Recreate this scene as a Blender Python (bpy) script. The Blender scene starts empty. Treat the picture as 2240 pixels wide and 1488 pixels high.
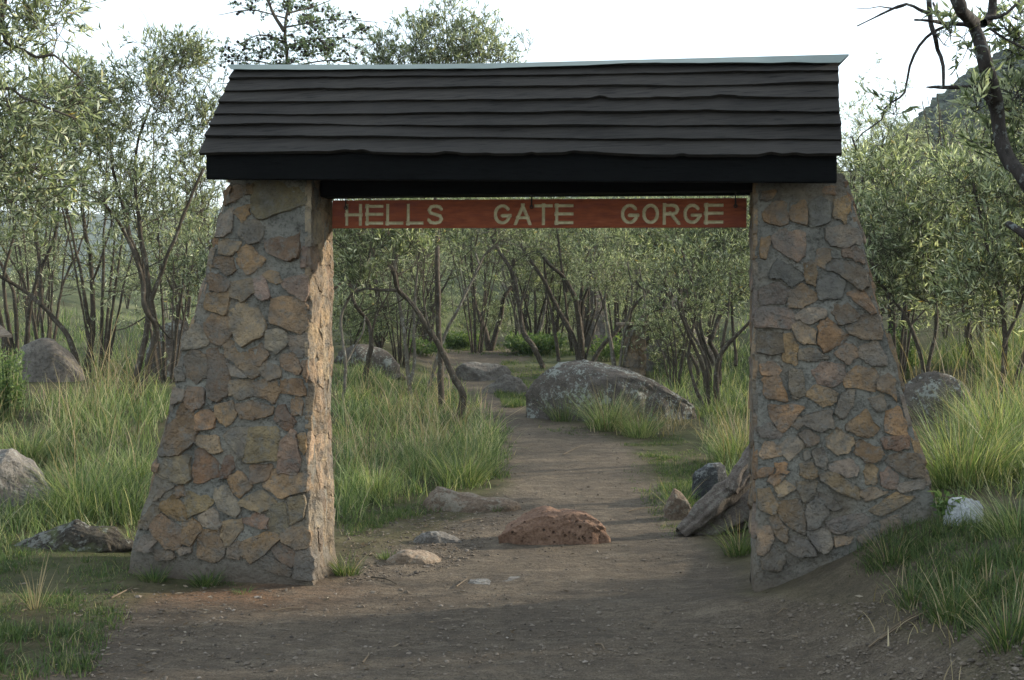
import bpy, math, random
import numpy as np
from mathutils import Vector

random.seed(7)
RNG = np.random.default_rng(11)
sc = bpy.context.scene
COL = sc.collection
R = math.radians

# ------------------------------------------------------------------ camera, sky, sun
CX, HZ, F = 1120.0, 690.0, 2613.0      # photo pixels: centre column, horizon row, focal length
CAMZ = 1.6
cam = bpy.data.cameras.new("camera"); co = bpy.data.objects.new("camera", cam); COL.objects.link(co)
co.location = (0, 0, CAMZ); co.rotation_euler = (R(90), 0, 0)
cam.sensor_width = 36; cam.lens = 36 * F / 2240
cam.shift_y = -54 / 2240; cam.clip_end = 3000; cam.clip_start = 0.1
sc.camera = co

SUN_EL, SUN_AZ = 19.0, 17.0            # azimuth measured from +x towards +y
world = bpy.data.worlds.new("World"); sc.world = world; world.use_nodes = True
wn, wl = world.node_tree.nodes, world.node_tree.links
wn.clear()
sky = wn.new("ShaderNodeTexSky"); sky.sky_type = 'NISHITA'; sky.sun_disc = False
sky.sun_elevation = R(SUN_EL); sky.sun_rotation = R(90 - SUN_AZ)
b1 = wn.new("ShaderNodeBackground"); b1.inputs[1].default_value = 0.10
wl.new(sky.outputs[0], b1.inputs[0])
b2 = wn.new("ShaderNodeBackground"); b2.inputs[0].default_value = (0.92, 1.0, 1.02, 1); b2.inputs[1].default_value = 0.56
add = wn.new("ShaderNodeAddShader"); wo = wn.new("ShaderNodeOutputWorld")
wl.new(b1.outputs[0], add.inputs[0]); wl.new(b2.outputs[0], add.inputs[1]); wl.new(add.outputs[0], wo.inputs[0])

sl = bpy.data.lights.new("sun", 'SUN'); sl.energy = 4.6; sl.angle = R(1.0); sl.color = (1.0, 0.90, 0.74)
so = bpy.data.objects.new("sun", sl); COL.objects.link(so)
sd = Vector((math.cos(R(SUN_AZ)) * math.cos(R(SUN_EL)), math.sin(R(SUN_AZ)) * math.cos(R(SUN_EL)), math.sin(R(SUN_EL))))
so.rotation_euler = sd.to_track_quat('Z', 'Y').to_euler()
vs = sc.view_settings
vs.view_transform = 'Standard'; vs.look = 'None'; vs.gamma = 1; vs.exposure = 0.97; vs.use_curve_mapping = False
sc.cycles.max_bounces = 6; sc.cycles.transparent_max_bounces = 8; sc.cycles.diffuse_bounces = 3
sc.cycles.caustics_reflective = False; sc.cycles.caustics_refractive = False

# ------------------------------------------------------------------ noise
def _h(ix, iy, iz, s):
    n = (ix.astype(np.int64) * 374761393 + iy.astype(np.int64) * 668265263 + iz.astype(np.int64) * 2147483647 + s * 974634777) & 0xFFFFFFFF
    n = ((n ^ (n >> 13)) * 1274126177) & 0xFFFFFFFF
    n = ((n ^ (n >> 15)) * 2246822519) & 0xFFFFFFFF
    return ((n ^ (n >> 16)) & 0xFFFFFF) / 0xFFFFFF * 2 - 1
def vnoise(p, s=0):
    i = np.floor(p); f = p - i; f = f * f * (3 - 2 * f); i = i.astype(np.int64)
    out = 0
    for dx in (0, 1):
        for dy in (0, 1):
            for dz in (0, 1):
                w = (f[..., 0] if dx else 1 - f[..., 0]) * (f[..., 1] if dy else 1 - f[..., 1]) * (f[..., 2] if dz else 1 - f[..., 2])
                out = out + w * _h(i[..., 0] + dx, i[..., 1] + dy, i[..., 2] + dz, s)
    return out
def fbm(p, o=4, s=0):
    a, t, out = 1.0, 0.0, 0
    for k in range(o):
        out = out + a * vnoise(p * 2.03 ** k + 17.3 * k, s + k); t += a; a *= 0.5
    return out / t
def n2(x, y, f, o=3, s=0):
    return fbm(np.stack([np.asarray(x) * f, np.asarray(y) * f, np.zeros_like(np.asarray(x, float)) + .5], -1), o, s)
def sst(a, b, x):
    t = np.clip((x - a) / (b - a), 0, 1); return t * t * (3 - 2 * t)

# ------------------------------------------------------------------ mesh helpers
def mesh_np(name, V, faces, mats=None, smooth=False, fm=None):
    """V (n,3); faces: list of (m,k) int arrays (tris and/or quads)."""
    me = bpy.data.meshes.new(name)
    V = np.asarray(V, np.float32)
    me.vertices.add(len(V)); me.vertices.foreach_set("co", V.ravel())
    faces = [np.asarray(f, np.int32) for f in faces if len(f)]
    nl = sum(f.size for f in faces); npo = sum(len(f) for f in faces)
    me.loops.add(nl); me.loops.foreach_set("vertex_index", np.concatenate([f.ravel() for f in faces]))
    tot = np.concatenate([np.full(len(f), f.shape[1], np.int32) for f in faces])
    me.polygons.add(npo)
    st = np.concatenate([[0], np.cumsum(tot)[:-1]]).astype(np.int32)
    me.polygons.foreach_set("loop_start", st)
    try: me.polygons.foreach_set("loop_total", tot)
    except Exception: pass
    me.polygons.foreach_set("use_smooth", np.full(npo, smooth, bool))
    for m in (mats if isinstance(mats, (list, tuple)) else [mats]):
        if m: me.materials.append(m)
    if fm is not None: me.polygons.foreach_set("material_index", np.asarray(fm, np.int32))
    me.update(calc_edges=True)
    return me
def link(name, me, parent=None, **kw):
    o = bpy.data.objects.new(name, me); COL.objects.link(o)
    if parent is not None: o.parent = parent
    for k, v in kw.items(): o[k] = v
    return o
def thing(name, label, cat, group=None, loc=(0, 0, 0)):
    o = bpy.data.objects.new(name, None); COL.objects.link(o); o.location = loc
    o.empty_display_size = .1
    tag(o, label, cat, group); return o
def tag(o, label, cat, group=None):
    o["label"] = label; o["category"] = cat
    if group: o["group"] = group
    return o
class MB:
    """collects vertices and faces into one mesh"""
    def __init__(s): s.v = []; s.t = []; s.q = []; s.n = 0
    def add(s, V, T=None, Q=None):
        V = np.asarray(V, float)
        if T is not None and len(T): s.t.append(np.asarray(T) + s.n)
        if Q is not None and len(Q): s.q.append(np.asarray(Q) + s.n)
        s.v.append(V); s.n += len(V)
    def mesh(s, name, mat, smooth=False, org=None):
        V = np.concatenate(s.v)
        if org is not None: V = V - np.asarray(org)
        f = []
        if s.q: f.append(np.concatenate(s.q))
        if s.t: f.append(np.concatenate(s.t))
        return mesh_np(name, V, f, mat, smooth)
def tube(mb, pts, rad, sides=6, rough=0.0, seed=0, ridge=0.0):
    pts = np.asarray(pts, float); rad = np.asarray(rad, float); n = len(pts)
    tan = np.gradient(pts, axis=0); tan /= np.linalg.norm(tan, axis=1, keepdims=True) + 1e-9
    ref = np.array([0.3, 1, 0.2]); a = np.cross(tan, ref); a /= np.linalg.norm(a, axis=1, keepdims=True) + 1e-9
    b = np.cross(tan, a)
    th = np.arange(sides) * 2 * math.pi / sides
    V = pts[:, None] + (a[:, None] * np.cos(th)[None, :, None] + b[:, None] * np.sin(th)[None, :, None]) * rad[:, None, None]
    if ridge:
        ph = np.linspace(0, 2.2, n)[:, None]; V = pts[:, None] + (V - pts[:, None]) * (1 + ridge * np.sin(4 * th[None] + ph * 1.5) + ridge * .6 * np.sin(9 * th[None] - ph * 2 + 1))[..., None]
    if rough:
        d = (V - pts[:, None]); k = 1 + rough * vnoise(V * 14 + seed, seed)[..., None] + .6 * rough * vnoise(V * 40 + seed, seed)[..., None]
        V = pts[:, None] + d * k
    i = np.arange(n - 1)[:, None] * sides; j = np.arange(sides)[None]; j2 = (j + 1) % sides
    Q = np.stack([i + j, i + j2, i + sides + j2, i + sides + j], -1).reshape(-1, 4)
    base = np.array([[sides - 1 - k for k in range(sides)]]) if False else None
    V = V.reshape(-1, 3); c0 = len(V)
    V = np.vstack([V, pts[-1:]])
    T = [[(n - 1) * sides + k, (n - 1) * sides + (k + 1) % sides, c0] for k in range(sides)]
    mb.add(V, T, Q)
def resample(pts, step):
    pts = np.asarray(pts, float)
    # Catmull-Rom
    P = np.vstack([2 * pts[0] - pts[1], pts, 2 * pts[-1] - pts[-2]]); out = []
    for k in range(1, len(P) - 2):
        L = np.linalg.norm(P[k + 1] - P[k]); m = max(2, int(L / step))
        t = np.linspace(0, 1, m, endpoint=False)[:, None]
        a, b, c, d = P[k - 1], P[k], P[k + 1], P[k + 2]
        out.append(.5 * (2 * b + (c - a) * t + (2 * a - 5 * b + 4 * c - d) * t ** 2 + (3 * b - a - 3 * c + d) * t ** 3))
    out.append(pts[-1:]); return np.vstack(out)

# ------------------------------------------------------------------ materials
class NT:
    def __init__(s, name):
        s.m = bpy.data.materials.new(name); s.m.use_nodes = True
        s.t = s.m.node_tree; s.n = s.t.nodes; s.l = s.t.links
        s.b = s.n["Principled BSDF"]; s.out = s.n["Material Output"]
    def new(s, typ, **kw):
        x = s.n.new(typ)
        for k, v in kw.items():
            if isinstance(k, str) and hasattr(x, k): setattr(x, k, v)
        return x
    def coord(s, kind="Object"):
        return s.new("ShaderNodeTexCoord").outputs[kind]
    def pos(s):
        return s.new("ShaderNodeNewGeometry").outputs["Position"]
    def noise(s, vec, scale, detail=4, rough=.55, scl=None):
        if scl is not None:
            mp = s.new("ShaderNodeMapping"); mp.inputs["Scale"].default_value = scl; s.l.new(vec, mp.inputs[0]); vec = mp.outputs[0]
        x = s.new("ShaderNodeTexNoise"); x.inputs["Scale"].default_value = scale
        x.inputs["Detail"].default_value = detail; x.inputs["Roughness"].default_value = rough
        s.l.new(vec, x.inputs["Vector"]); return x.outputs["Fac"]
    def ramp(s, fac, stops):
        x = s.new("ShaderNodeValToRGB"); e = x.color_ramp.elements
        while len(e) < len(stops): e.new(.5)
        for k, (p, c) in enumerate(stops):
            e[k].position = p; e[k].color = (c[0], c[1], c[2], 1) if not isinstance(c, (int, float)) else (c, c, c, 1)
        s.l.new(fac, x.inputs[0]); return x.outputs[0]
    def mix(s, fac, a, b, mode='MIX'):
        x = s.new("ShaderNodeMix"); x.data_type = 'RGBA'; x.blend_type = mode
        for sock, v in ((x.inputs[0], fac), (x.inputs[6], a), (x.inputs[7], b)):
            if isinstance(v, (int, float)): sock.default_value = v
            elif isinstance(v, tuple): sock.default_value = (v[0], v[1], v[2], 1)
            else: s.l.new(v, sock)
        return x.outputs[2]
    def bump(s, h, strength=.5, dist=.01, normal=None):
        x = s.new("ShaderNodeBump"); x.inputs["Strength"].default_value = strength; x.inputs["Distance"].default_value = dist
        s.l.new(h, x.inputs["Height"])
        if normal is not None: s.l.new(normal, x.inputs["Normal"])
        return x.outputs[0]
    def done(s, color, rough=.9, normal=None, spec=.3):
        if isinstance(color, tuple): s.b.inputs["Base Color"].default_value = (*color, 1)
        else: s.l.new(color, s.b.inputs["Base Color"])
        if isinstance(rough, (int, float)): s.b.inputs["Roughness"].default_value = rough
        else: s.l.new(rough, s.b.inputs["Roughness"])
        s.b.inputs["Specular IOR Level"].default_value = spec
        if normal is not None: s.l.new(normal, s.b.inputs["Normal"])
        return s.m

def mat_stone():
    t = NT("stone"); oi = t.new("ShaderNodeObjectInfo"); P = t.pos()
    base = oi.outputs["Color"]
    a = t.noise(P, 9, 5, .6); c = t.mix(t.ramp(a, [(.3, 0.0), (.75, 1.0)]), t.mix(1.0, base, (.55, .54, .56), 'MULTIPLY'), t.mix(1.0, base, (1.38, 1.27, 1.1), 'MULTIPLY'))
    dirt = t.noise(P, 22, 6, .7)
    c = t.mix(t.ramp(dirt, [(.5, 0.0), (.66, .75)]), c, (.17, .165, .15))
    sp = t.new("ShaderNodeSeparateXYZ"); t.l.new(P, sp.inputs[0])
    c = t.mix(t.ramp(sp.outputs["Z"], [(.02, .7), (.4, 0.0)]), c, (.125, .097, .072))
    wz = t.noise(P, 3.2, 6, .7); c = t.mix(t.ramp(wz, [(.46, 0.0), (.62, .65)]), c, (.135, .13, .118))
    dk = t.noise(P, 60, 4, .7); c = t.mix(t.ramp(dk, [(.28, .8), (.42, 0.0)]), c, (.05, .04, .03))
    f1 = t.noise(P, 55, 6, .7); f2 = t.noise(P, 14, 4, .6)
    n = t.bump(f2, 1.0, .05); n = t.bump(f1, 1.0, .022, n)
    return t.done(c, .92, n, .2)
def mat_mortar():
    t = NT("mortar"); P = t.pos()
    a = t.noise(P, 5, 5, .6)
    c = t.ramp(a, [(.25, (.11, .107, .095)), (.5, (.20, .193, .17)), (.8, (.31, .295, .25))])
    gm = t.noise(P, 38, 5, .75); c = t.mix(t.ramp(gm, [(.36, .7), (.5, 0.0)]), c, (.045, .042, .036)); c = t.mix(t.ramp(gm, [(.56, 0.0), (.7, .6)]), c, (.25, .235, .2))
    br = t.noise(P, 2.1, 4, .6); c = t.mix(t.ramp(br, [(.5, 0.0), (.7, .6)]), c, (.2, .15, .1))
    sp = t.new("ShaderNodeSeparateXYZ"); t.l.new(P, sp.inputs[0])
    c = t.mix(t.ramp(sp.outputs["Z"], [(.02, .85), (.32, 0.0)]), c, (.13, .10, .075))
    f1 = t.noise(P, 70, 6, .75); f2 = t.noise(P, 18, 4, .65)
    n = t.bump(f2, 1.0, .04); n = t.bump(f1, 1.0, .018, n)
    return t.done(c, .95, n, .15)
def mat_rock(name, c0, c1, lichen=0.0, lc=(.34, .36, .31), pits=0.0, scale=1.0, moss=0.0):
    t = NT(name); P = t.pos()
    a = t.noise(P, 3.5 * scale, 6, .65)
    c = t.ramp(a, [(.3, c0), (.7, c1)])
    g = t.noise(P, 26 * scale, 5, .7); c = t.mix(t.ramp(g, [(.35, .65), (.55, 0.0)]), c, tuple(x * .42 for x in c0))
    if moss: 
        m = t.noise(P, 2.4 * scale, 4, .6); c = t.mix(t.ramp(m, [(.52, 0.0), (.6, moss)]), c, (.09, .11, .04))
    if lichen:
        m = t.noise(P, 9 * scale, 7, .72); m2 = t.noise(P, 1.7 * scale, 2, .5)
        c = t.mix(t.ramp(t.mix(.35, m, m2), [(.53, 0.0), (.565, lichen)]), c, lc)
    f1 = t.noise(P, 40 * scale, 7, .72); f2 = t.noise(P, 9 * scale, 5, .62)
    n = t.bump(f2, .9, .06 / scale); n = t.bump(f1, .9, .015 / scale, n)
    if pits:
        v = t.new("ShaderNodeTexVoronoi"); v.inputs["Scale"].default_value = 26; t.l.new(P, v.inputs["Vector"])
        pm = t.ramp(v.outputs["Distance"], [(.08, 0.0), (.3, 1.0)])
        pm = t.mix(t.ramp(t.noise(P, 7, 4, .7), [(.45, 0.0), (.6, 1.0)]), (1, 1, 1), pm)
        c = t.mix(pm, t.mix(.75 * pits, c, (.03, .02, .015)), c); n = t.bump(pm, 1.0, .03, n)
    return t.done(c, .95, n, .15)
def mat_bark(name, c0, c1, li=.6, pale=(.3, .3, .26)):
    t = NT(name); P = t.pos()
    a = t.noise(P, 30, 5, .7, (1, 1, .18)); c = t.ramp(a, [(.3, c0), (.7, c1)])
    l = t.noise(P, 22, 5, .7); c = t.mix(t.ramp(l, [(.56, 0.0), (.62, li)]), c, pale)
    n = t.bump(a, .9, .012); n = t.bump(t.noise(P, 90, 4, .7, (1, 1, .3)), .6, .004, n)
    return t.done(c, .9, n, .15)
def mat_leaf(name, stops, trans=.35, rough=.5, spec=.35):
    t = NT(name); g = t.new("ShaderNodeNewGeometry")
    c = t.ramp(g.outputs["Random Per Island"], stops)
    c = t.mix(t.ramp(t.noise(g.outputs["Position"], 1.3, 3), [(.3, .35), (.65, 0.0)]), c, tuple(np.array(stops[0][1]) * .7))
    t.done(c, rough, None, spec)
    tr = t.new("ShaderNodeBsdfTranslucent"); mx = t.new("ShaderNodeMixShader"); mx.inputs[0].default_value = trans
    t.l.new(t.mix(1.0, c, (1.25, 1.3, .7), 'MULTIPLY'), tr.inputs[0])
    t.l.new(t.b.outputs[0], mx.inputs[1]); t.l.new(tr.outputs[0], mx.inputs[2]); t.l.new(mx.outputs[0], t.out.inputs[0])
    return t.m
def mat_wood(name, c0, c1, rough=.6, spec=.4, axis=(.35, 12, 12), bumpd=.004):
    t = NT(name); P = t.coord()
    a = t.noise(P, 4, 6, .65, axis); c = t.ramp(a, [(.25, c0), (.75, c1)])
    oi = t.new('ShaderNodeObjectInfo'); c = t.mix(1.0, c, t.ramp(oi.outputs['Random'], [(0.0, .7), (1.0, 1.35)]), 'MULTIPLY')
    b = t.noise(P, 1.3, 4, .6); c = t.mix(t.ramp(b, [(.4, 0.0), (.7, .5)]), c, tuple(np.array(c1) * 1.4))
    ck = t.noise(P, 5, 3, .5, (.22, 16, 16)); c = t.mix(t.ramp(ck, [(.33, .85), (.4, 0.0)]), c, tuple(np.array(c0) * .3))
    n = t.bump(a, .8, bumpd); n = t.bump(t.noise(P, 12, 4, .7, axis), .7, bumpd * .6, n)
    return t.done(c, rough, n, spec)

M = {}
M["stone"] = mat_stone(); M["mortar"] = mat_mortar()
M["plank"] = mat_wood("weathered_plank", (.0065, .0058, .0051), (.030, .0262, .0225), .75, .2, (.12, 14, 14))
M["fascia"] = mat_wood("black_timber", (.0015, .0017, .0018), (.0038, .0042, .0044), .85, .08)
M["metal"] = (lambda t: t.done(t.ramp(t.noise(t.coord(), 3, 4), [(.3, (.085, .115, .105)), (.7, (.14, .175, .16))]), .5, t.bump(t.noise(t.coord(), 9, 3), .3, .01), .5))(NT("grey_sheet_metal"))
M["bark"] = mat_bark("bark", (.026, .021, .016), (.085, .07, .052), .5, (.19, .185, .155))
M["bark_pale"] = mat_bark("pale_bark", (.06, .052, .04), (.17, .15, .12), .7)
M["bark_dark"] = mat_bark("dark_bark", (.014, .012, .011), (.055, .047, .042), .45, (.22, .25, .24))
M["leaf"] = mat_leaf("grey_green_leaf", [(.0, (.055, .075, .036)), (.35, (.15, .185, .105)), (.62, (.29, .33, .21)), (.84, (.50, .53, .40)), (.985, (.62, .64, .5)), (1.0, (.45, .30, .06))], .4)
M["leaf_far"] = mat_leaf("thicket_leaf", [(.0, (.04, .055, .026)), (.38, (.125, .155, .08)), (.65, (.27, .31, .18)), (.86, (.50, .53, .38)), (.985, (.62, .64, .48)), (1.0, (.45, .28, .05))], .4)
M["leaf_thorn"] = mat_leaf("thorn_tree_leaf", [(.0, (.07, .11, .06)), (.6, (.15, .21, .11)), (1.0, (.27, .32, .17))], .35)
M["leaf_bright"] = mat_leaf("bright_leaf", [(.0, (.05, .09, .03)), (.6, (.12, .19, .06)), (1.0, (.24, .30, .12))], .4)
M["grass"] = mat_leaf("green_grass", [(.0, (.035, .058, .023)), (.3, (.09, .14, .052)), (.6, (.19, .255, .10)), (.8, (.31, .36, .17)), (.92, (.41, .39, .22)), (1.0, (.52, .46, .32))], .42, .55, .3)
M["grass_short"] = mat_leaf("short_grass", [(.0, (.035, .06, .022)), (.6, (.09, .14, .05)), (.88, (.17, .2, .08)), (1.0, (.36, .3, .18))], .4, .6, .2)
M["straw"] = mat_leaf("dry_grass", [(.0, (.18, .14, .08)), (.5, (.32, .25, .15)), (1.0, (.48, .40, .26))], .3, .6, .3)
M["scrub"] = (lambda t: t.done(t.ramp(t.new('ShaderNodeNewGeometry').outputs['Random Per Island'], [(.0, (.018, .026, .011)), (.6, (.04, .052, .022)), (1.0, (.085, .09, .042))]), .95))(NT('hill_scrub_leaf'))
M["gall"] = (lambda t: t.done((.022, .018, .016), .8))(NT("dark_gall"))
M["pebble"] = (lambda t: t.done(t.ramp(t.new("ShaderNodeNewGeometry").outputs["Random Per Island"], [(.0, (.05, .042, .035)), (.5, (.13, .105, .08)), (.95, (.15, .125, .1)), (1.0, (.22, .19, .16))]), .9))(NT("pebble"))
M["litter"] = (lambda t: t.done(t.ramp(t.new("ShaderNodeNewGeometry").outputs["Random Per Island"], [(.0, (.07, .05, .03)), (.8, (.15, .115, .078)), (1.0, (.26, .225, .17))]), .9))(NT("dead_leaf"))

# ------------------------------------------------------------------ terrain
def H(x, y, rough=True):
    x = np.asarray(x, float); y = np.asarray(y, float)
    b = .05 * np.clip(y - 9, 0, 17)
    z = b + np.where(y > 29, sst(29, 36, y) * (np.minimum(y, 80) - 29) * .17, 0) * sst(-13, -2, x * (40 / np.maximum(y, 30)))
    lf = sst(1.1, 3.2, -x)
    z = z + lf * (.10 + .065 * np.clip(y - 7.3, 0, 5.3)) * (1 - .0 * x)
    z = z + sst(8, 16, -x) * sst(14, 40, y) * 1.6 * (1 - sst(60, 110, y))
    z = z - sst(70, 200, y) * sst(-2, -30, x) * 14
    sh = np.clip(y - 7.2, 0, 12) * .22
    sh = sh * (1 - .0 * x)
    z = z + .5 * sst(1.25, 2.45, x - sh) * sst(1.5, 5, y + 2) + .38 * sst(2.3, 5.2, x - sh)
    z = z + .035 * np.exp(-((x - 1.35) ** 2 + (y - 6.4) ** 2) / .25) + .03 * np.exp(-((x + 1.15) ** 2 + (y - 7.0) ** 2) / .3)
    z = z + .07 * np.exp(-((x - 1.7) ** 2 / .35 + (y - 6.35) ** 2 / .12))
    z = z + 0.9 * sst(4, 16, x) * sst(-5, 25, y)
    if rough:
        z = z + .022 * n2(x, y, 1.1, 3, 3) * sst(-40, 0, -np.abs(x) + 0) + .05 * n2(x, y, .33, 2, 9) * sst(2.0, 4.5, np.abs(x + .1))
    return z
def U(px, py, d):
    px, py, d = np.broadcast_arrays(np.asarray(px, float), np.asarray(py, float), np.asarray(d, float))
    return np.stack([(px - CX) * d / F, d, CAMZ - (py - HZ) * d / F], -1)
_D = np.geomspace(4.0, 110, 900)
def G(px, py):
    """where the ray through photo pixel meets the ground -> (n,3)"""
    px = np.atleast_1d(np.asarray(px, float)); py = np.atleast_1d(np.asarray(py, float))
    Z = CAMZ - (py[:, None] - HZ) * _D[None] / F; X = (px[:, None] - CX) * _D[None] / F
    below = Z < H(X, np.broadcast_to(_D[None], X.shape), False)
    k = np.where(below.any(1), below.argmax(1), len(_D) - 1); d = _D[k]
    x = (px - CX) * d / F; return np.stack([x, d, H(x, d)], -1)
def in_poly(x, y, poly):
    c = np.zeros(len(x), bool); n = len(poly)
    for i in range(n):
        x1, y1 = poly[i]; x2, y2 = poly[(i + 1) % n]
        k = (y1 > y) != (y2 > y)
        c ^= k & (x < (x2 - x1) * (y - y1) / (y2 - y1 + 1e-12) + x1)
    return c
def sample_poly(poly, n):
    p = np.array(poly, float); lo, hi = p.min(0), p.max(0); out = []
    tot = 0
    while tot < n:
        q = RNG.uniform(lo, hi, (n * 2, 2)); q = q[in_poly(q[:, 0], q[:, 1], poly)]; out.append(q); tot += len(q)
    return np.vstack(out)[:n]

# dirt path: left / right edge as functions of y
PY = [-30, 4, 6.0, 6.6, 7.5, 8.6, 9.6, 10.6, 12.2, 13.8, 15.2, 17.5, 19.5, 22.0, 23.2, 25.5, 27]
PL = [-4, -1.9, -2.2, -2.0, -1.2, -.62, -.16, -.10, -.11, -.2, -.34, -.75, -1.15, -1.6, -2.3, -2.3, -.3]
PR = [3.5, 1.9, 1.7, 1.35, 1.42, 1.35, 1.32, 1.28, 1.36, 1.08, .30, -.12, -.32, -.3, .25, .6, -.2]
def bare(x, y):
    e = .22 * n2(x, y, 1.4, 3, 21)
    l = np.interp(y, PY, PL); r = np.interp(y, PY, PR); w = .18 + .0 * y
    m = sst(-w, w, x - l + e) * sst(-w, w, r - x + e)
    rb = sst(1.2, 1.6, x) * sst(7.6, 6.2, y) * .75         # bare earth bank at the right front
    return np.clip(np.maximum(m, rb), 0, 1)

def build_ground():
    ys = np.concatenate([np.linspace(-30, 3.6, 24), np.arange(3.8, 12, .045), np.geomspace(12.05, 1500, 190)])
    t = np.linspace(-1, 1, 321); xs = np.sign(t) * (3.2 * np.abs(t) / .55 * (np.abs(t) < .55) + (np.abs(t) >= .55) * (3.2 + 900 * ((np.abs(t) - .55) / .45) ** 4 + 12 * (np.abs(t) - .55)))
    X, Y = np.meshgrid(xs, ys); Z = H(X, Y)
    near = sst(14, 9, Y) * sst(6, 3, np.abs(X))
    bm = bare(X, Y)
    Z = Z + near * (.016 * n2(X, Y, 4.5, 5, 5) + .007 * n2(X, Y, 17, 2, 6)) 
    # little wheel-worn hollows and scuffs, rough bank at the right front
    Z = Z + near * .06 * n2(X, Y, 3.2, 5, 31) * sst(1.3, 2.0, X) * sst(8, 6.5, Y)
    Z = np.where(Y > 400, -18.0, Z)
    n, m = X.shape; V = np.stack([X, Y, Z], -1).reshape(-1, 3)
    i = np.arange(n - 1)[:, None] * m + np.arange(m - 1)[None]
    Q = np.stack([i, i + 1, i + m + 1, i + m], -1).reshape(-1, 4)
    t = NT("ground_earth"); P = t.pos()
    at = t.new("ShaderNodeAttribute"); at.attribute_name = "bare"; fac = at.outputs["Fac"]
    big = t.noise(P, .9, 5, .6); mid = t.noise(P, 5, 6, .65); fine = t.noise(P, 95, 5, .75)
    soil = t.ramp(big, [(.3, (.092, .074, .055)), (.55, (.14, .112, .081)), (.75, (.185, .147, .105))])
    soil = t.mix(t.ramp(mid, [(.35, .55), (.62, 0.0)]), soil, (.062, .051, .042))
    st = t.noise(P, 2.3, 5, .6, (1.0, 5.0, 1.0)); soil = t.mix(t.ramp(st, [(.52, 0.0), (.72, .55)]), soil, (.185, .155, .115))
    rd = t.new("ShaderNodeAttribute"); rd.attribute_name = "red"
    soil = t.mix(rd.outputs["Fac"], soil, (.2, .095, .045))
    soil = t.mix(t.ramp(t.noise(P, 14, 6, .7, (1, 2.2, 1)), [(.40, .55), (.52, 0.0)]), soil, (.055, .045, .035))
    soil = t.mix(t.ramp(t.noise(P, 3.6, 6, .7, (1, 2.5, 1)), [(.53, 0.0), (.66, .6)]), soil, (.19, .155, .115))
    soil = t.mix(t.ramp(fine, [(.38, .8), (.5, 0.0)]), soil, (.04, .034, .027))
    soil = t.mix(t.ramp(fine, [(.6, 0.0), (.74, .7)]), soil, (.26, .225, .175))
    gr = t.ramp(mid, [(.3, (.04, .036, .022)), (.5, (.075, .065, .035)), (.7, (.13, .11, .065))])
    gr = t.mix(t.ramp(big, [(.45, 0.0), (.65, .5)]), gr, (.075, .09, .035))
    far = t.noise(P, .35, 6, .7); gr = t.mix(t.ramp(far, [(.45, 0.0), (.62, .5)]), gr, (.03, .04, .015))
    sy = t.new('ShaderNodeSeparateXYZ'); t.l.new(P, sy.inputs[0])
    mpv = t.new('ShaderNodeMapRange'); mpv.inputs[1].default_value = 12; mpv.inputs[2].default_value = 40; t.l.new(sy.outputs['Y'], mpv.inputs[0])
    gfar = t.ramp(far, [(.38, (.03, .038, .018)), (.5, (.075, .09, .04)), (.62, (.14, .15, .075)), (.75, (.17, .15, .09))]); gr = t.mix(mpv.outputs[0], gr, gfar)
    c = t.mix(fac, gr, soil)
    nn = t.bump(mid, .8, .04); nn = t.bump(t.noise(P, 30, 5, .7), 1.0, .022, nn); nn = t.bump(fine, .9, .006, nn)
    t.done(c, .95, nn, .12)
    me = mesh_np("ground", V, [Q], t.m, True)
    a = me.attributes.new("bare", 'FLOAT', 'POINT'); a.data.foreach_set("value", bm.ravel().astype(np.float32))
    red = np.exp(-((X + 1.75) ** 2 / .5 + (Y - 6.75) ** 2 / .10)) * .8 * (.7 + .6 * n2(X, Y, 4, 3, 8))
    a = me.attributes.new("red", 'FLOAT', 'POINT'); a.data.foreach_set("value", np.clip(red, 0, .8).ravel().astype(np.float32))
    o = link("ground", me, kind="structure"); return o
build_ground()

def mat_hill(name, cs, sc_=1.0):
    t = NT(name); P = t.pos()
    a = t.noise(P, .06 * sc_, 8, .7); c = t.ramp(a, [(.35, cs[0]), (.5, cs[1]), (.65, cs[2])])
    b = t.noise(P, .5 * sc_, 4, .7); c = t.mix(t.ramp(b, [(.5, 0.0), (.6, .7)]), c, cs[3])
    return t.done(c, .95, t.bump(b, 1.0, 1.0), .05)
def hill(name, x0, x1, y0, y1, zf, mat, nx=120, ny=70):
    X, Y = np.meshgrid(np.linspace(x0, x1, nx), np.linspace(y0, y1, ny)); Z = zf(X, Y)
    V = np.stack([X, Y, Z], -1).reshape(-1, 3); i = np.arange(ny - 1)[:, None] * nx + np.arange(nx - 1)[None]
    return link(name, mesh_np(name, V, [np.stack([i, i + 1, i + nx + 1, i + nx], -1).reshape(-1, 4)], mat, True), kind="structure")
def z_right(X, Y):
    s = sst(100, 150, Y)
    top = 56 * sst(36, 128, X + 6 * n2(X, Y, .03, 2, 3))
    return -8 + s * (14 + top) + 3.0 * fbm(np.stack([X * .04, Y * .04, X * 0], -1), 4, 4)
hill("hillside", 10, 260, 95, 300, z_right, mat_hill("hillside_scrub", [(.05, .055, .025), (.10, .10, .05), (.105, .085, .05), (.02, .028, .012)]), 160, 100)
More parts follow.
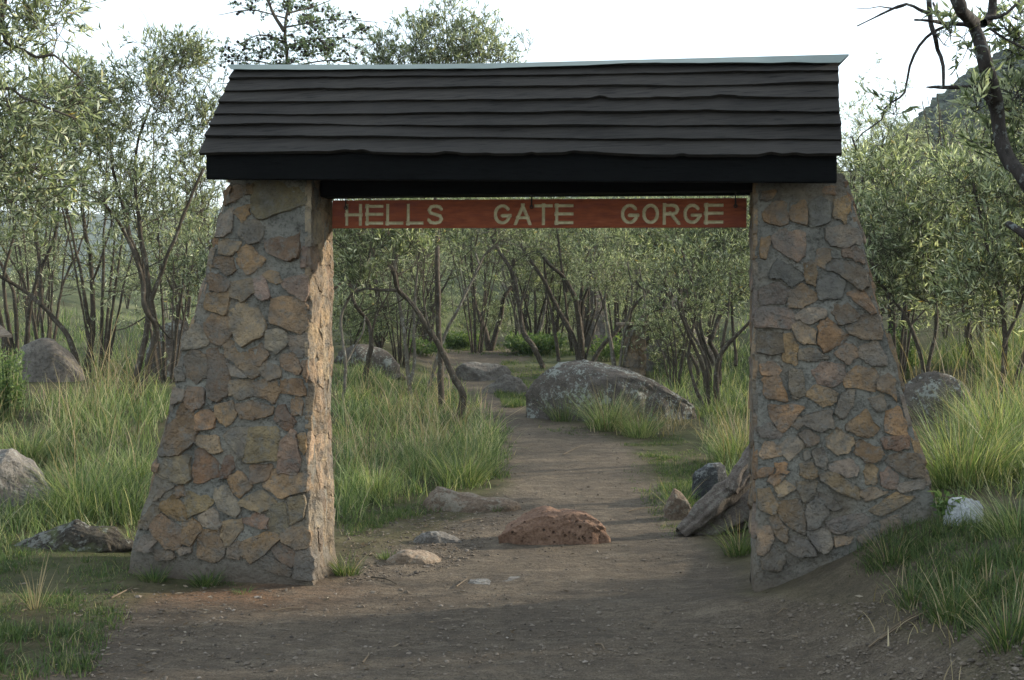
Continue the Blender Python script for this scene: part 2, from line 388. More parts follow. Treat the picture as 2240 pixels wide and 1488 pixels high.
def hill_scrub():
    rg = np.random.default_rng(6); n = 8000; x = rg.uniform(20, 150, n); y = rg.uniform(105, 299, n); z = z_right(x, y); V0, T0 = ICO_1
    s = rg.uniform(.5, 1.9, (n, 1, 1)); m = len(V0)
    V = V0[None] * s * rg.uniform(.6, 1.3, (n, m, 1)) * np.array([1.2, 1.2, .8]) + np.stack([x, y, z], 1)[:, None]
    o = _link0("hillside_shrubs", mesh_np("hillside_shrubs", V.reshape(-1, 3), [(np.arange(n)[:, None, None] * m + T0[None]).reshape(-1, 3)], M["scrub"]))
    tag(o, "dark scrub bushes dotted over the steep hillside at the right", "scrub"); o["kind"] = "stuff"
def z_left(X, Y):
    k = sst(520, 760, Y); ridge = 85 + 7 * n2(X, Y, .004, 3, 5)
    return -18 + k * ridge + 7 * fbm(np.stack([X * .02, Y * .02, X * 0], -1), 4, 8) * sst(500, 600, Y)
hill("ridge", -700, 500, 480, 1000, z_left, mat_hill("ridge_scrub", [(.06, .075, .04), (.075, .09, .05), (.09, .095, .06), (.045, .055, .03)], .25), 160, 70)

# ------------------------------------------------------------------ gate frame
YAW = R(9.0)
gx = np.array([math.cos(YAW), -math.sin(YAW), 0]); gy = np.array([math.sin(YAW), math.cos(YAW), 0]); gz = np.array([0, 0, 1.0])
GA = U(675, HZ, 6.95) * np.array([1, 1, 0])
def gp(px, py, v=0.0):
    """photo pixel -> point on the vertical plane v metres behind the front of the pillars"""
    px, py, v = np.broadcast_arrays(np.asarray(px, float), np.asarray(py, float), np.asarray(v, float))
    rd = np.stack([(px - CX) / F, np.ones_like(px), -(py - HZ) / F], -1)
    t = ((GA @ gy) + v) / (rd @ gy)
    return rd * t[..., None] + np.array([0, 0, CAMZ])
def g2w(u, v, z):
    u, v, z = np.broadcast_arrays(np.asarray(u, float), np.asarray(v, float), np.asarray(z, float))
    return GA * np.array([1, 1, 0]) + u[..., None] * gx + v[..., None] * gy + z[..., None] * gz
def w2g(P):
    d = P - GA * np.array([1, 1, 0]); return d @ gx, d @ gy, P[..., 2]

SC = dict(tan=(.30, .225, .145), ochre=(.30, .195, .095), orange=(.28, .16, .085), brown=(.205, .135, .082), gray=(.225, .2, .175),
          pink=(.27, .195, .165), blue=(.105, .13, .14), dark=(.11, .09, .07), olive=(.19, .165, .10), red=(.18, .10, .075))
LU = [("olive", "900,60 1230,50 1235,215 1090,265 945,320 890,260"), ("brown", "690,110 800,75 820,140 770,190 690,215"),
 ("brown", "825,75 890,80 880,140 835,140"), ("ochre", "770,245 870,220 860,290 810,340 760,290"), ("gray", "650,290 745,250 735,400 670,445 625,440"),
 ("gray", "820,330 940,330 960,400 940,470 860,500 790,430"), ("brown", "985,350 1180,330 1200,450 1200,580 1130,605 990,550 975,440"),
 ("tan", "650,470 790,465 795,510 735,575 655,570"), ("ochre", "800,540 850,510 960,600 940,650 850,710 810,670 770,610"),
 ("brown", "610,600 740,590 765,680 720,720 600,655"), ("pink", "1225,510 1265,500 1260,650 1225,660"), ("brown", "565,700 620,700 715,770 700,830 590,825 560,760"),
 ("tan", "725,770 870,750 900,830 820,900 730,870"), ("pink", "865,700 960,710 1010,870 950,890 905,860"), ("brown", "975,690 1060,690 1085,760 1050,785 965,720"),
 ("pink", "1090,720 1260,690 1270,850 1245,895 1130,830 1085,770"), ("ochre", "560,860 715,840 690,1000 545,945"), ("brown", "1035,890 1200,880 1270,940 1260,1080 1215,1120 1015,1040"),
 ("tan", "725,960 740,920 890,920 970,1080 945,1140 810,1210 770,1170 725,1030"), ("brown", "550,1060 600,1000 720,1030 735,1130 650,1210 590,1180 545,1110"),
 ("gray", "980,1110 1110,1110 1140,1200 1050,1265 975,1220"), ("gray", "1140,1150 1265,1140 1270,1240 1220,1300 1150,1230"), ("gray", "405,1140 470,1070 560,1100 560,1210 390,1245"),
 ("tan", "680,1210 750,1190 900,1300 940,1400 870,1440 770,1350 700,1290"), ("brown", "850,1250 940,1200 1000,1290 930,1355 840,1290"),
 ("brown", "400,1290 480,1250 560,1300 555,1430 490,1470 420,1420"), ("brown", "570,1260 690,1250 720,1480 700,1560 620,1600 570,1560 565,1400"),
 ("gray", "705,1340 760,1360 860,1440 740,1430"), ("brown", "1080,1280 1180,1270 1220,1380 1200,1420 1090,1370"), ("gray", "960,1330 1060,1330 1080,1440 1000,1460 935,1400"),
 ("orange", "1230,1330 1268,1320 1270,1470 1240,1430"), ("gray", "330,1380 390,1330 400,1450 340,1470")]
LL = [("tan", "710,10 860,5 860,120 760,135 710,100"), ("brown", "870,20 1000,0 1060,70 1010,160 870,100"), ("orange", "1065,0 1190,0 1235,100 1200,110 1060,90"),
 ("brown", "400,60 520,60 530,170 440,220 395,150"), ("gray", "310,60 395,80 380,150 300,170"), ("ochre", "600,190 720,150 750,240 690,325 630,280"),
 ("brown", "750,180 880,150 995,200 985,240 880,275 790,270"), ("red", "1040,190 1090,180 1160,300 1100,350 1020,280"), ("orange", "1130,130 1205,125 1210,240 1140,245"),
 ("orange", "470,250 540,195 600,240 600,330 480,345"), ("brown", "310,215 390,165 440,230 470,350 455,430 350,510 240,515 230,480 260,370"), ("tan", "460,400 620,390 640,505 580,510 470,440"),
 ("gray", "670,390 720,340 835,345 800,540 740,490"), ("olive", "850,340 1030,340 1040,540 805,570 830,420"), ("pink", "1140,350 1165,390 1195,560 1165,640 1040,630 1060,450"),
 ("ochre", "1180,380 1235,370 1238,480 1215,510 1180,450"), ("olive", "220,550 420,530 430,700 340,715 205,655"), ("orange", "480,500 520,480 630,590 635,660 470,715 455,620"),
 ("red", "670,540 730,520 740,600 700,670 650,675"), ("brown", "850,600 1000,590 960,700 860,720"), ("ochre", "1000,640 1235,660 1235,760 1065,820 945,730"),
 ("ochre", "690,680 780,640 865,740 780,810 740,790"), ("gray", "180,850 220,760 330,735 230,810"), ("brown", "330,750 380,730 400,800 340,815"),
 ("olive", "400,770 590,760 580,850 540,900 430,945 405,850"), ("gray", "610,760 690,740 780,900 740,950 640,900 605,810"), ("tan", "780,850 910,770 1030,850 930,920 800,880"),
 ("olive", "1110,820 1225,810 1225,950 1130,995"), ("ochre", "240,850 320,810 410,890 400,970 300,960 235,890"), ("olive", "980,880 1085,860 1100,1020 1050,1070 970,1010"),
 ("gray", "485,950 600,890 650,1000 630,1035 530,1020"), ("tan", "655,990 780,970 790,1040 690,1160 650,1080"), ("red", "800,930 900,920 970,960 960,1030 880,1020 800,980"),
 ("tan", "1075,1060 1180,1000 1250,1060 1255,1140 1170,1170 1080,1120"), ("ochre", "385,980 440,960 515,1030 440,1140 380,1130"), ("brown", "160,1030 225,940 370,1030 350,1160 260,1160"),
 ("brown", "500,1060 640,1040 665,1220 600,1260 490,1220"), ("ochre", "790,1120 960,1060 1065,1090 870,1260 800,1220"), ("orange", "985,1170 1040,1130 1165,1190 1140,1290 1060,1260"),
 ("gray", "1160,1210 1250,1170 1285,1250 1280,1380 1150,1370"), ("gray", "75,1080 180,1065 195,1110 160,1190 60,1180"), ("gray", "350,1170 440,1150 440,1200 370,1220"),
 ("brown", "690,1180 770,1090 780,1240 690,1230"), ("dark", "900,1200 1000,1240 1140,1310 1100,1360 920,1300"), ("dark", "100,960 170,870 230,900 150,1020 90,1030"), ("dark", "190,1180 300,1180 330,1240 200,1250")]
RU = [("ochre", "110,290 180,190 280,200 305,340 230,370 120,330"), ("ochre", "330,190 440,180 455,370 320,330"), ("blue", "470,200 560,150 640,190 630,350 480,375"),
 ("ochre", "660,190 760,150 800,200 760,355 670,300"), ("orange", "590,70 680,60 680,140 590,120"), ("brown", "90,110 200,100 190,160 90,180"), ("pink", "190,480 290,375 430,430 430,590 370,660 190,530"),
 ("ochre", "80,480 170,470 130,640 80,620"), ("gray", "610,400 760,380 880,430 870,510 730,550 610,500"), ("ochre", "540,560 640,560 640,640 590,710 530,680"),
 ("orange", "740,570 800,540 900,560 910,680 850,660 740,620"), ("dark", "620,690 680,645 850,670 925,760 920,850 860,880 730,760 620,730"), ("blue", "160,790 220,650 310,690 410,750 415,800 320,860 260,800"),
 ("brown", "430,690 480,655 530,700 520,860 440,810"), ("blue", "540,820 650,770 760,820 720,940 570,970 535,890"), ("red", "80,880 220,830 320,890 280,985 100,1005"),
 ("brown", "320,900 420,840 540,940 420,1020 310,1020"), ("brown", "780,920 900,880 1000,1050 950,1080 840,980"), ("pink", "60,1060 120,1020 320,1040 340,1130 310,1180 60,1180 45,1110"),
 ("gray", "370,1090 450,1030 590,1050 590,1100 490,1150 380,1120"), ("brown", "660,1000 770,990 860,1080 850,1120 720,1160 660,1080"), ("tan", "335,1170 400,1130 510,1200 520,1310 440,1310 370,1260"),
 ("orange", "550,1170 620,1120 760,1240 700,1320 590,1370 545,1300"), ("dark", "770,1190 900,1090 1020,1100 1040,1270 900,1270 800,1230"), ("dark", "60,1230 250,1200 260,1370 180,1400 60,1370"),
 ("ochre", "270,1260 340,1240 380,1340 370,1470 260,1440"), ("gray", "400,1370 520,1350 620,1420 520,1450 400,1440"), ("brown", "670,1390 770,1290 880,1390 780,1475"), ("gray", "870,1340 1000,1300 1080,1430 1080,1480 960,1480 880,1420")]
RL = [("orange", "65,20 140,0 190,30 170,90 70,80"), ("pink", "385,70 440,10 560,20 570,110 500,150 420,135"), ("ochre", "580,100 640,30 740,50 765,90 745,170 580,150"),
 ("ochre", "765,130 830,80 870,110 885,230 850,200 770,170"), ("orange", "75,110 180,95 225,240 90,210"), ("gray", "240,60 310,60 330,200 260,220 235,150"),
 ("tan", "340,210 400,150 520,190 510,250 430,265"), ("gray", "560,190 630,180 620,260 560,350 515,300"), ("orange", "110,260 325,275 205,430 130,350"),
 ("gray", "325,330 490,300 500,400 430,420 340,380"), ("tan", "250,380 300,340 320,390 280,415"), ("ochre", "590,390 700,290 765,400 750,440 690,455 590,410"),
 ("gray", "715,230 800,200 820,290 760,310"), ("orange", "820,310 900,280 940,360 945,445 820,425"), ("gray", "50,400 120,370 185,440 160,465 70,460"),
 ("tan", "55,560 100,480 190,520 190,570 80,590"), ("gray", "190,500 270,440 330,520 240,600 200,560"), ("brown", "290,430 360,415 420,470 350,520"),
 ("gray", "320,560 350,540 375,580 330,590"), ("tan", "460,470 540,410 625,470 600,540 540,560 470,520"), ("brown", "640,480 760,470 800,560 770,605 700,600 640,560"),
 ("red", "800,460 950,450 955,530 880,535 810,520"), ("dark", "820,600 900,550 1030,570 1040,690 940,695 880,650"), ("orange", "45,660 140,640 140,670 45,705"),
 ("orange", "150,620 220,610 230,670 160,680"), ("ochre", "300,620 380,610 405,680 370,705 310,690"), ("gray", "380,540 440,520 470,600 450,655 400,620"),
 ("gray", "480,610 600,590 655,640 630,690 590,695 490,650"), ("tan", "690,640 720,610 770,650 760,735 700,740"), ("pink", "790,680 840,640 890,690 880,770 800,750"),
 ("tan", "430,690 520,680 660,770 640,825 540,790 440,720"), ("orange", "120,690 220,685 150,750 115,730"), ("tan", "150,750 220,720 275,770 180,815"),
 ("tan", "285,730 400,720 390,800 330,850 290,790"), ("tan", "670,790 730,760 830,790 700,845"), ("gray", "890,750 1045,700 1050,760 910,790"),
 ("tan", "50,780 125,770 165,880 140,915 55,880"), ("ochre", "730,890 870,800 980,820 870,900 780,930"), ("brown", "180,850 300,840 335,960 325,1040 220,970 170,900"),
 ("gray", "345,880 400,820 470,910 410,1000 350,1010"), ("dark", "415,790 490,830 550,880 500,900 430,850"), ("ochre", "790,960 910,920 920,1020 800,1045"),
 ("gray", "470,970 600,930 740,920 680,1000 540,1040 480,1010"), ("brown", "120,960 160,925 225,1020 220,1085 170,1070"), ("tan", "45,1010 135,1000 140,1080 90,1155 45,1160"),
 ("gray", "345,1030 470,1000 495,1120 435,1155 380,1090"), ("gray", "220,1100 270,1065 360,1090 390,1160 300,1180 230,1140"), ("tan", "520,1060 630,1040 600,1100 520,1110"),
 ("dark", "70,1180 150,1110 210,1180 190,1260 80,1250"), ("dark", "650,1060 750,1010 760,1080 660,1090")]

def stone(parent, P3, nrm, proud, colr, seed, grow=1.16, warm=None, rough=0.0):
    """P3: outline points in 3-D on a face; a rough cobble set in the mortar, its lower edge standing proudest"""
    P3 = np.asarray(P3, float); r = np.random.default_rng(seed); Q = []
    for k in range(len(P3)):
        a, b = P3[k], P3[(k + 1) % len(P3)]; L = np.linalg.norm(b - a); m = 4 if L > .05 else 2
        ts = np.linspace(.1, .9, m)
        for t in ts: Q.append(a * (1 - t) + b * t + (b - a) / (L + 1e-6) * 0 + r.normal(0, .0035, 3))
    Q = np.array(Q); c = Q.mean(0); Q -= ((Q - c) @ nrm)[:, None] * nrm; n = len(Q)
    Q = c + (Q - c) * grow; zr = (Q[:, 2].max() - Q[:, 2].min()) / 2 + 1e-6
    tl = r.normal(0, .07, 3); rings = []
    for sc_, f in ((1.03, -.9), (1.0, .45), (.955, .9), (.8, 1.0), (.5, 1.05), (.22, 1.0)):
        ring = c + (Q - c) * sc_; v = np.clip((ring[:, 2] - c[2]) / zr, -1, 1)
        h = proud * f * (.72 - .42 * v) if f > 0 else np.full(n, -.02)
        if f > .5: h = h + fbm(ring * 20 + seed, 3, seed) * proud * .55 + (ring - c) @ tl
        if rough and f > 0: h = h * .5 + .006 + fbm(ring * np.array([22, 22, 6]) + seed * .01, 4, 3) * rough
        rings.append(ring + nrm * h[:, None])
    V = np.vstack(rings + [rings[-1].mean(0)[None]]); K = len(rings) - 1
    F4 = [[k * n + j, k * n + (j + 1) % n, (k + 1) * n + (j + 1) % n, (k + 1) * n + j] for k in range(K) for j in range(n)]
    F3 = [[K * n + j, K * n + (j + 1) % n, (K + 1) * n] for j in range(n)]
    a = V[F3[0][1]] - V[F3[0][0]]; b = V[F3[0][2]] - V[F3[0][0]]
    if np.cross(a, b) @ nrm < 0:
        F4 = [f[::-1] for f in F4]; F3 = [f[::-1] for f in F3]
    o = link("stone", mesh_np("stone", V, [F4, F3], M["stone"], False), parent)
    k = r.uniform(.9, 1.42); g_ = np.array([.172, .143, .106]); colr = tuple(np.array(colr) * (.55 if warm is None else 1) + g_ * (.45 if warm is None else 0))
    o.color = (colr[0] * k * r.uniform(.97, 1.05), colr[1] * k, colr[2] * k * r.uniform(.94, 1.05), 1)
def clip(poly, p, nrm):
    out = []; d = [(q - p) @ nrm for q in poly]
    for k in range(len(poly)):
        a, b, da, db = poly[k], poly[(k + 1) % len(poly)], d[k], d[(k + 1) % len(poly)]
        if da <= 0: out.append(a)
        if da * db < 0: out.append(a + (b - a) * da / (da - db))
    return out
def cells(w, h, sx, sy, gap, rng):
    """irregular stone cells covering a w x h panel (2-D)"""
    seeds = []
    for j in range(int(math.ceil(h / sy))):
        for i in range(max(1, int(round(w / sx)))):
            k = max(1, int(round(w / sx)))
            seeds.append(np.array([(i + .5 + (.28 if j % 2 else -.1) * (k > 1) + rng.uniform(-.3, .3)) * w / k, (j + .5 + rng.uniform(-.33, .33)) * sy]))
    out = []
    for a, s in enumerate(seeds):
        poly = [np.array(q, float) for q in ((gap, gap), (w - gap, gap), (w - gap, h - gap), (gap, h - gap))]
        for b, q in enumerate(seeds):
            if a == b: continue
            dv = (q - s); L = np.linalg.norm(dv)
            if L > 3 * max(sx, sy): continue
            dv /= L; poly = clip(poly, s + dv * (L / 2 - gap / 2), dv)
            if len(poly) < 3: break
        if len(poly) >= 3: out.append(np.array(poly))
    return out

def pillar(parent, rows, pxo, inner_px, traced, sgn, seedb, flare=.1):
    """rows/pxo: outline of the outer edge; sgn=-1 the outer edge lies at the left"""
    outer = gp(pxo, rows, 0); uo, _, zo = w2g(outer); o_ = np.argsort(zo); uo, zo = uo[o_], zo[o_]
    ui = w2g(gp(inner_px, 800, 0))[0]
    zt = zo[-1]; zb = -.35
    U_out = lambda z: np.interp(z, np.concatenate([[-.4], zo]), np.concatenate([[uo[0] + (uo[0] - uo[1]) * 1.2], uo]))
    V_b = lambda z: .42 + flare * sst(.9, .0, z)
    core = bpy.data.objects.new("pillar", None)
    zs = np.linspace(zb, zt, 110); rings = []
    for z in zs:
        a, b = U_out(z), float(ui) + (.03 if sgn < 0 else -.0) * float(sst(.25, .0, z)); v1 = V_b(z)
        m, k = 44, 20
        fr = [(a + (b - a) * t, 0.0) for t in np.linspace(0, 1, m, endpoint=False)]
        ri = [(b, v1 * t) for t in np.linspace(0, 1, k, endpoint=False)]
        bk = [(b + (a - b) * t, v1) for t in np.linspace(0, 1, m, endpoint=False)]
        le = [(a, v1 * (1 - t)) for t in np.linspace(0, 1, k, endpoint=False)]
        loop = fr + ri + bk + le
        if sgn > 0: loop = loop[::-1]
        L = np.array(loop); rings.append(g2w(L[:, 0], L[:, 1], z))
    n = len(rings[0]); V = np.array(rings)
    c = V.mean(1, keepdims=True); c[..., 2] = V[..., 2].mean(1, keepdims=True)
    off = V - c; off[..., 2] = 0; ln = np.linalg.norm(off, axis=-1, keepdims=True)
    V = V + off / (ln + 1e-6) * (.011 * fbm(V * 8, 4, seedb) + .007 * fbm(V * 26, 3, seedb + 5))[..., None]
    uu_, vv_, _z = w2g(V); cr = np.exp(-((uu_ - float(ui)) ** 2 + vv_ ** 2) / .0018)
    V = V + (cr * (.022 * fbm(V * 13, 3, 77) - .008))[..., None] * gx * (1 if sgn < 0 else -1)
    V = V.reshape(-1, 3); i = np.arange(len(zs) - 1)[:, None] * n + np.arange(n)[None]; i2 = np.arange(len(zs) - 1)[:, None] * n + (np.arange(n)[None] + 1) % n
    Q = np.stack([i, i2, i2 + n, i + n], -1).reshape(-1, 4)
    V = np.vstack([V, V[-n:].mean(0)[None]]); T = [[(len(zs) - 1) * n + k, (len(zs) - 1) * n + (k + 1) % n, len(V) - 1] for k in range(n)]
    p = link("pillar", mesh_np("pillar", V, [Q, T], M["mortar"], False), parent)
    # traced front stones
    s = seedb * 100
    for fx, fy, k, lst in traced:
        for cname, txt in lst:
            q = np.array([[float(w) for w in pt.split(",")] for pt in txt.split()])
            P3 = gp(fx + q[:, 0] * k, fy + q[:, 1] * k, 0)
            s += 1; stone(p, P3, -gy, random.uniform(.012, .026), SC[cname], s)
    # side and back stones
    pal = list(SC.values()); r = np.random.default_rng(seedb)
    pals = [SC[c] for c in ("tan", "ochre", "tan", "brown", "gray", "pink", "orange")]
    for poly in cells(.46, zt - .05, .12, .17, .002, r):          # inner face
        if sgn > 0 and poly[:, 1].min() < .3: continue
        z = poly[:, 1]; uu = np.full(len(z), float(ui)); P3 = g2w(uu, poly[:, 0] * V_b(z) / .46, z + .02)
        s += 1; stone(p, P3, gx * (1 if sgn < 0 else -1), (random.uniform(.006, .02) if sgn < 0 else .006), [(.235, .19, .14), (.27, .215, .155), (.20, .155, .115), (.26, .22, .17)][r.integers(4)] if sgn < 0 else pals[r.integers(7)], s, 1.05 if sgn < 0 else 1.0, 1 if sgn < 0 else None, .034 if sgn < 0 else 0)
    for poly in cells(.46, zt - .02, .2, .2, .02, r):             # outer battered face
        z = poly[:, 1]; P3 = g2w(U_out(z), poly[:, 0], z); nn = gx * sgn + gz * .25; nn = nn / np.linalg.norm(nn)
        s += 1; stone(p, P3, nn, random.uniform(.01, .025), pals[r.integers(7)], s)
    for poly in cells(1.0, zt - .05, .24, .21, .025, r):          # back
        z = poly[:, 1]; a = U_out(z); uu = a + (float(ui) - a) * poly[:, 0]; P3 = g2w(uu, V_b(z), z)
        s += 1; stone(p, P3, gy, random.uniform(.01, .025), pals[r.integers(7)], s)
    return p, zt

gate = thing("entrance_gate", "stone gateway with two tapering cobble pillars carrying a dark plank roof across the path", "gate", loc=tuple(g2w(1.3, .25, 0)))
gate_inv = -np.array(gate.location)
class Off:   # children are modelled in world space: shift them by the gate's own location
    pass
_link = link
def link(name, me, parent=None, **kw):
    o = _link(name, me, parent, **kw)
    if parent is not None and isinstance(me, bpy.types.Mesh) and parent.type == 'EMPTY':
        o.location = -Vector(parent.location)
    return o
pillar(gate, np.array([375, 398, 500, 596, 690, 766, 837, 903, 988, 1061, 1105, 1162, 1215]), np.array([506, 503, 478, 453, 428, 396, 385, 372, 348, 334, 315, 300, 286]) , 675,
       [(280, 380, .3092, LU), (280, 830, .3159, LL)], -1, 3, .06)
pillar(gate, np.array([380, 400, 471, 539, 616, 678, 740, 802, 857, 918, 976, 1051, 1117, 1148]), np.array([1842, 1855, 1873, 1889, 1903, 1922, 1940, 1962, 1973, 1990, 2006, 2024, 2052, 2066]), 1649,
       [(1640, 390, .2756, RU), (1640, 790, .363, RL)], 1, 5, .05)

# ---- roof
def slab(name, mat, A, B, nrm, t, up, parent=gate, n=90, wav=.0, seed=0, jag=.0):
    """board from line A (lower edge, 2 points) to line B (upper edge); nrm outward, t thickness"""
    s = np.linspace(0, 1, n)[:, None]; P = A[0] + (A[1] - A[0]) * s; Q = B[0] + (B[1] - B[0]) * s
    w = (n2(s[:, 0] * 4, s[:, 0] * 0 + seed, 1.6, 4, seed) * wav)[:, None]
    j = (np.maximum(0, n2(s[:, 0] * 30, s[:, 0] * 0 + seed, 1.0, 2, seed + 7) - .25) * jag)[:, None]
    b = (n2(s[:, 0] * 3, s[:, 0] * 0 + seed, 1.3, 3, seed + 3) * wav * .8)[:, None]
    lo = P + up * (w + j) + nrm * b; li = lo - nrm * t + up * .004; ui_ = Q - nrm * t; uo_ = Q
    mid = (lo * .5 + uo_ * .5) + nrm * (.002 * n2(s[:, 0] * 20, s[:, 0] * 0, 1, 2, seed))[:, None]
    V = np.stack([lo, mid, uo_, ui_, li], 1); m = 5
    V = V.reshape(-1, 3); i = np.arange(n - 1)[:, None] * m + np.arange(m)[None]; i2 = np.arange(n - 1)[:, None] * m + (np.arange(m)[None] + 1) % m
    F4 = np.stack([i, i + m, i2 + m, i2], -1).reshape(-1, 4)
    caps = [[0, 1, 2], [0, 2, 3], [0, 3, 4]] + [[(n - 1) * m + a for a in f][::-1] for f in ([0, 1, 2], [0, 2, 3], [0, 3, 4])]
    return link(name, mesh_np(name, V, [F4, caps], mat), parent)
roofL = [(507, 151), (499, 170), (490, 195), (477, 221), (467, 247), (457, 271), (446, 297), (434, 333)]
roofR = [(1835, 138), (1835, 153), (1836, 180), (1836, 209), (1837, 242), (1841, 271), (1842, 304), (1842, 335)]
EV, RV = -.27, .19
lines = []
for k in range(8):
    tt = (roofL[k][1] - 151) / (333 - 151); v = RV + (EV - RV) * tt
    lines.append((gp(*roofL[k], v), gp(*roofR[k], v)))
e = (lines[0][0] - lines[7][0]); e = e - (e @ gx) * gx; up = e / np.linalg.norm(e)
nrm = np.cross(gx, up); nrm = nrm if nrm @ gy < 0 else -nrm
mirror = lambda P: P + gy * (2 * (.24 - ((P - GA) @ gy)))[..., None] if P.ndim > 1 else P + gy * 2 * (.24 - (P - GA) @ gy)
nrm2 = nrm - 2 * (nrm @ gy) * gy; up2 = up - 2 * (up @ gy) * gy
for k in range(1, 8):
    A = np.array(lines[k]); B = np.array(lines[k - 1]) + up * .035 - nrm * .027
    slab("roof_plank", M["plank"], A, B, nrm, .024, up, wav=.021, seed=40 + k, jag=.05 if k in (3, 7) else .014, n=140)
    A2 = np.array([mirror(a) for a in A]); B2 = np.array([mirror(a) for a in B])
    slab("roof_plank", M["plank"], A2, B2, nrm2, .024, up2, wav=.008, seed=60 + k)
# ridge cap: folded grey sheet with wavy lips
def ridge_cap():
    n = 80; s = np.linspace(0, 1, n)
    top = gp(497 + (1858 - 497) * s, np.interp(s, [0, .25, .45, 1], [142.5, 143, 139.5, 120]) - 1.5, .24)
    pxl = 505 + (1838 - 505) * s; rl = np.interp(s, [0, .2, .4, .55, .66, .8, 1], [152, 151.5, 150, 144, 137.5, 137, 136.5]) + 1.6 * n2(s * 26, s * 0, 1, 2, 4)
    fr = gp(pxl, rl, .175); fr2 = fr + np.array([0, 0, -.0]) + gy * .004 + gz * -.002
    bk = np.array([mirror(p) for p in fr]); th = 0.003
    V = np.concatenate([fr, top, bk, fr + gy * th - gz * .002, top - gz * th * 2, bk - gy * th - gz * .002])
    q = lambda a, b: np.stack([np.arange(n - 1) + a * n, np.arange(n - 1) + a * n + 1, np.arange(n - 1) + b * n + 1, np.arange(n - 1) + b * n], -1)
    return link("ridge_cap", mesh_np("ridge_cap", V, [np.vstack([q(0, 1), q(1, 2), q(5, 4), q(4, 3), q(3, 0), q(2, 5)])], M["metal"], False), gate)
ridge_cap()
def box8(name, mat, c, parent=gate, bev=0.0):
    """c: 8 corners bottom 0-3, top 4-7"""
    V = np.array(c, float); Fq = [[3, 2, 1, 0], [4, 5, 6, 7], [0, 1, 5, 4], [1, 2, 6, 5], [2, 3, 7, 6], [3, 0, 4, 7]]
    o = link(name, mesh_np(name, V, [Fq], mat), parent)
    if bev:
        m = o.modifiers.new("bevel", 'BEVEL'); m.width = bev; m.segments = 2
    return o
def beam(name, pl, pr, vf, th, bl, br, tl, tr, mat, bev=.008):
    a0, a1 = gp(pl, bl, vf), gp(pr, br, vf); t0, t1 = gp(pl, tl, vf), gp(pr, tr, vf); d = gy * th
    return box8(name, mat, [a0, a1, a1 + d, a0 + d, t0, t1, t1 + d, t0 + d], bev=bev)
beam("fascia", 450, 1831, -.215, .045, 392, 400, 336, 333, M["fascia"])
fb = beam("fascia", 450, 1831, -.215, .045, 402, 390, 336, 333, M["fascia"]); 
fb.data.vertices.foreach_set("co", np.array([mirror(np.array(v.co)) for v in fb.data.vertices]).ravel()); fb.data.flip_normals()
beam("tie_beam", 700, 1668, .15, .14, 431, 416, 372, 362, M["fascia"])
for pl in (470, 1815):   # gable boards
    A_ = gp(pl, 372, -.16); B_ = mirror(A_);     C_ = A_ * .5 + B_ * .5; C_[2] = gp(pl, 185 if pl < 900 else 172, .24)[2]
    d = gx * (.03 if pl < 900 else -.03)
    link("gable_board", mesh_np("gable_board", np.array([A_, B_, C_, A_ + d, B_ + d, C_ + d]), [[[0, 1, 4, 3], [1, 2, 5, 4], [2, 0, 3, 5]], [[0, 2, 1], [3, 4, 5]]], M["fascia"]), gate)
for pl in (560, 900, 1250, 1600, 1760):   # rafters under both slopes
    pt = gp(pl, 400, 0); u = w2g(pt)[0]
    for s_ in (0, 1):
        a = g2w(u, -.17, lines[7][0][2] * 0 + np.interp(u, [w2g(lines[7][0])[0], w2g(lines[7][1])[0]], [lines[7][0][2], lines[7][1][2]]) - .02)
        b = g2w(u, .235, np.interp(u, [w2g(lines[0][0])[0], w2g(lines[0][1])[0]], [lines[0][0][2], lines[0][1][2]]) - .06)
        c8 = [a, a + gx * .05, b + gx * .05, b]; c8 = [q - gz * .1 for q in c8] + [q - gz * .02 for q in c8]
        c8 = [mirror(np.array(q)) for q in c8] if s_ else c8
        box8("rafter", M["fascia"], c8)

# ---- hanging sign
GL = {
 'H': [[(0, 0), (0, 1)], [(1, 0), (1, 1)], [(0, .5), (1, .5)]],
 'E': [[(0, 0), (0, 1)], [(0, 1), (1, 1)], [(0, .52), (1, .52)], [(0, 0), (1, 0)]],
 'L': [[(0, 0), (0, 1)], [(0, 0), (1, 0)]],
 'A': [[(0, 0), (.5, 1)], [(.5, 1), (1, 0)], [(.22, .3), (.78, .3)]],
 'T': [[(.5, 0), (.5, 1)], [(0, 1), (1, 1)]],
 'O': [[(.5 + .5 * math.cos(a), .5 + .5 * math.sin(a)) for a in np.linspace(0, 2 * math.pi, 25)]],
 'G': [[(.5 + .5 * math.cos(a), .5 + .5 * math.sin(a)) for a in np.linspace(R(38), R(335), 21)] + [(1.0, .42)], [(1.0, .42), (.6, .42)]],
 'R': [[(0, 0), (0, 1)], [(0, 1), (.6, 1), (.85, .94), (.97, .76), (.85, .56), (.6, .5), (0, .5)], [(.5, .5), (1, 0)]],
 'S': [[(.96, .82), (.82, .95), (.5, 1), (.18, .95), (.03, .77), (.14, .6), (.5, .51), (.86, .42), (.98, .24), (.84, .06), (.5, 0), (.15, .05), (.0, .2)]],
}
WORDS = [("H", 755, 792), ("E", 799.6, 837), ("L", 844, 881), ("L", 889, 925), ("S", 934, 970), ("G", 1080, 1118), ("A", 1125, 1162), ("T", 1170, 1207.5), ("E", 1214, 1253),
         ("G", 1358, 1397), ("O", 1404.5, 1442), ("R", 1449, 1487), ("G", 1494.7, 1534), ("E", 1541, 1581)]
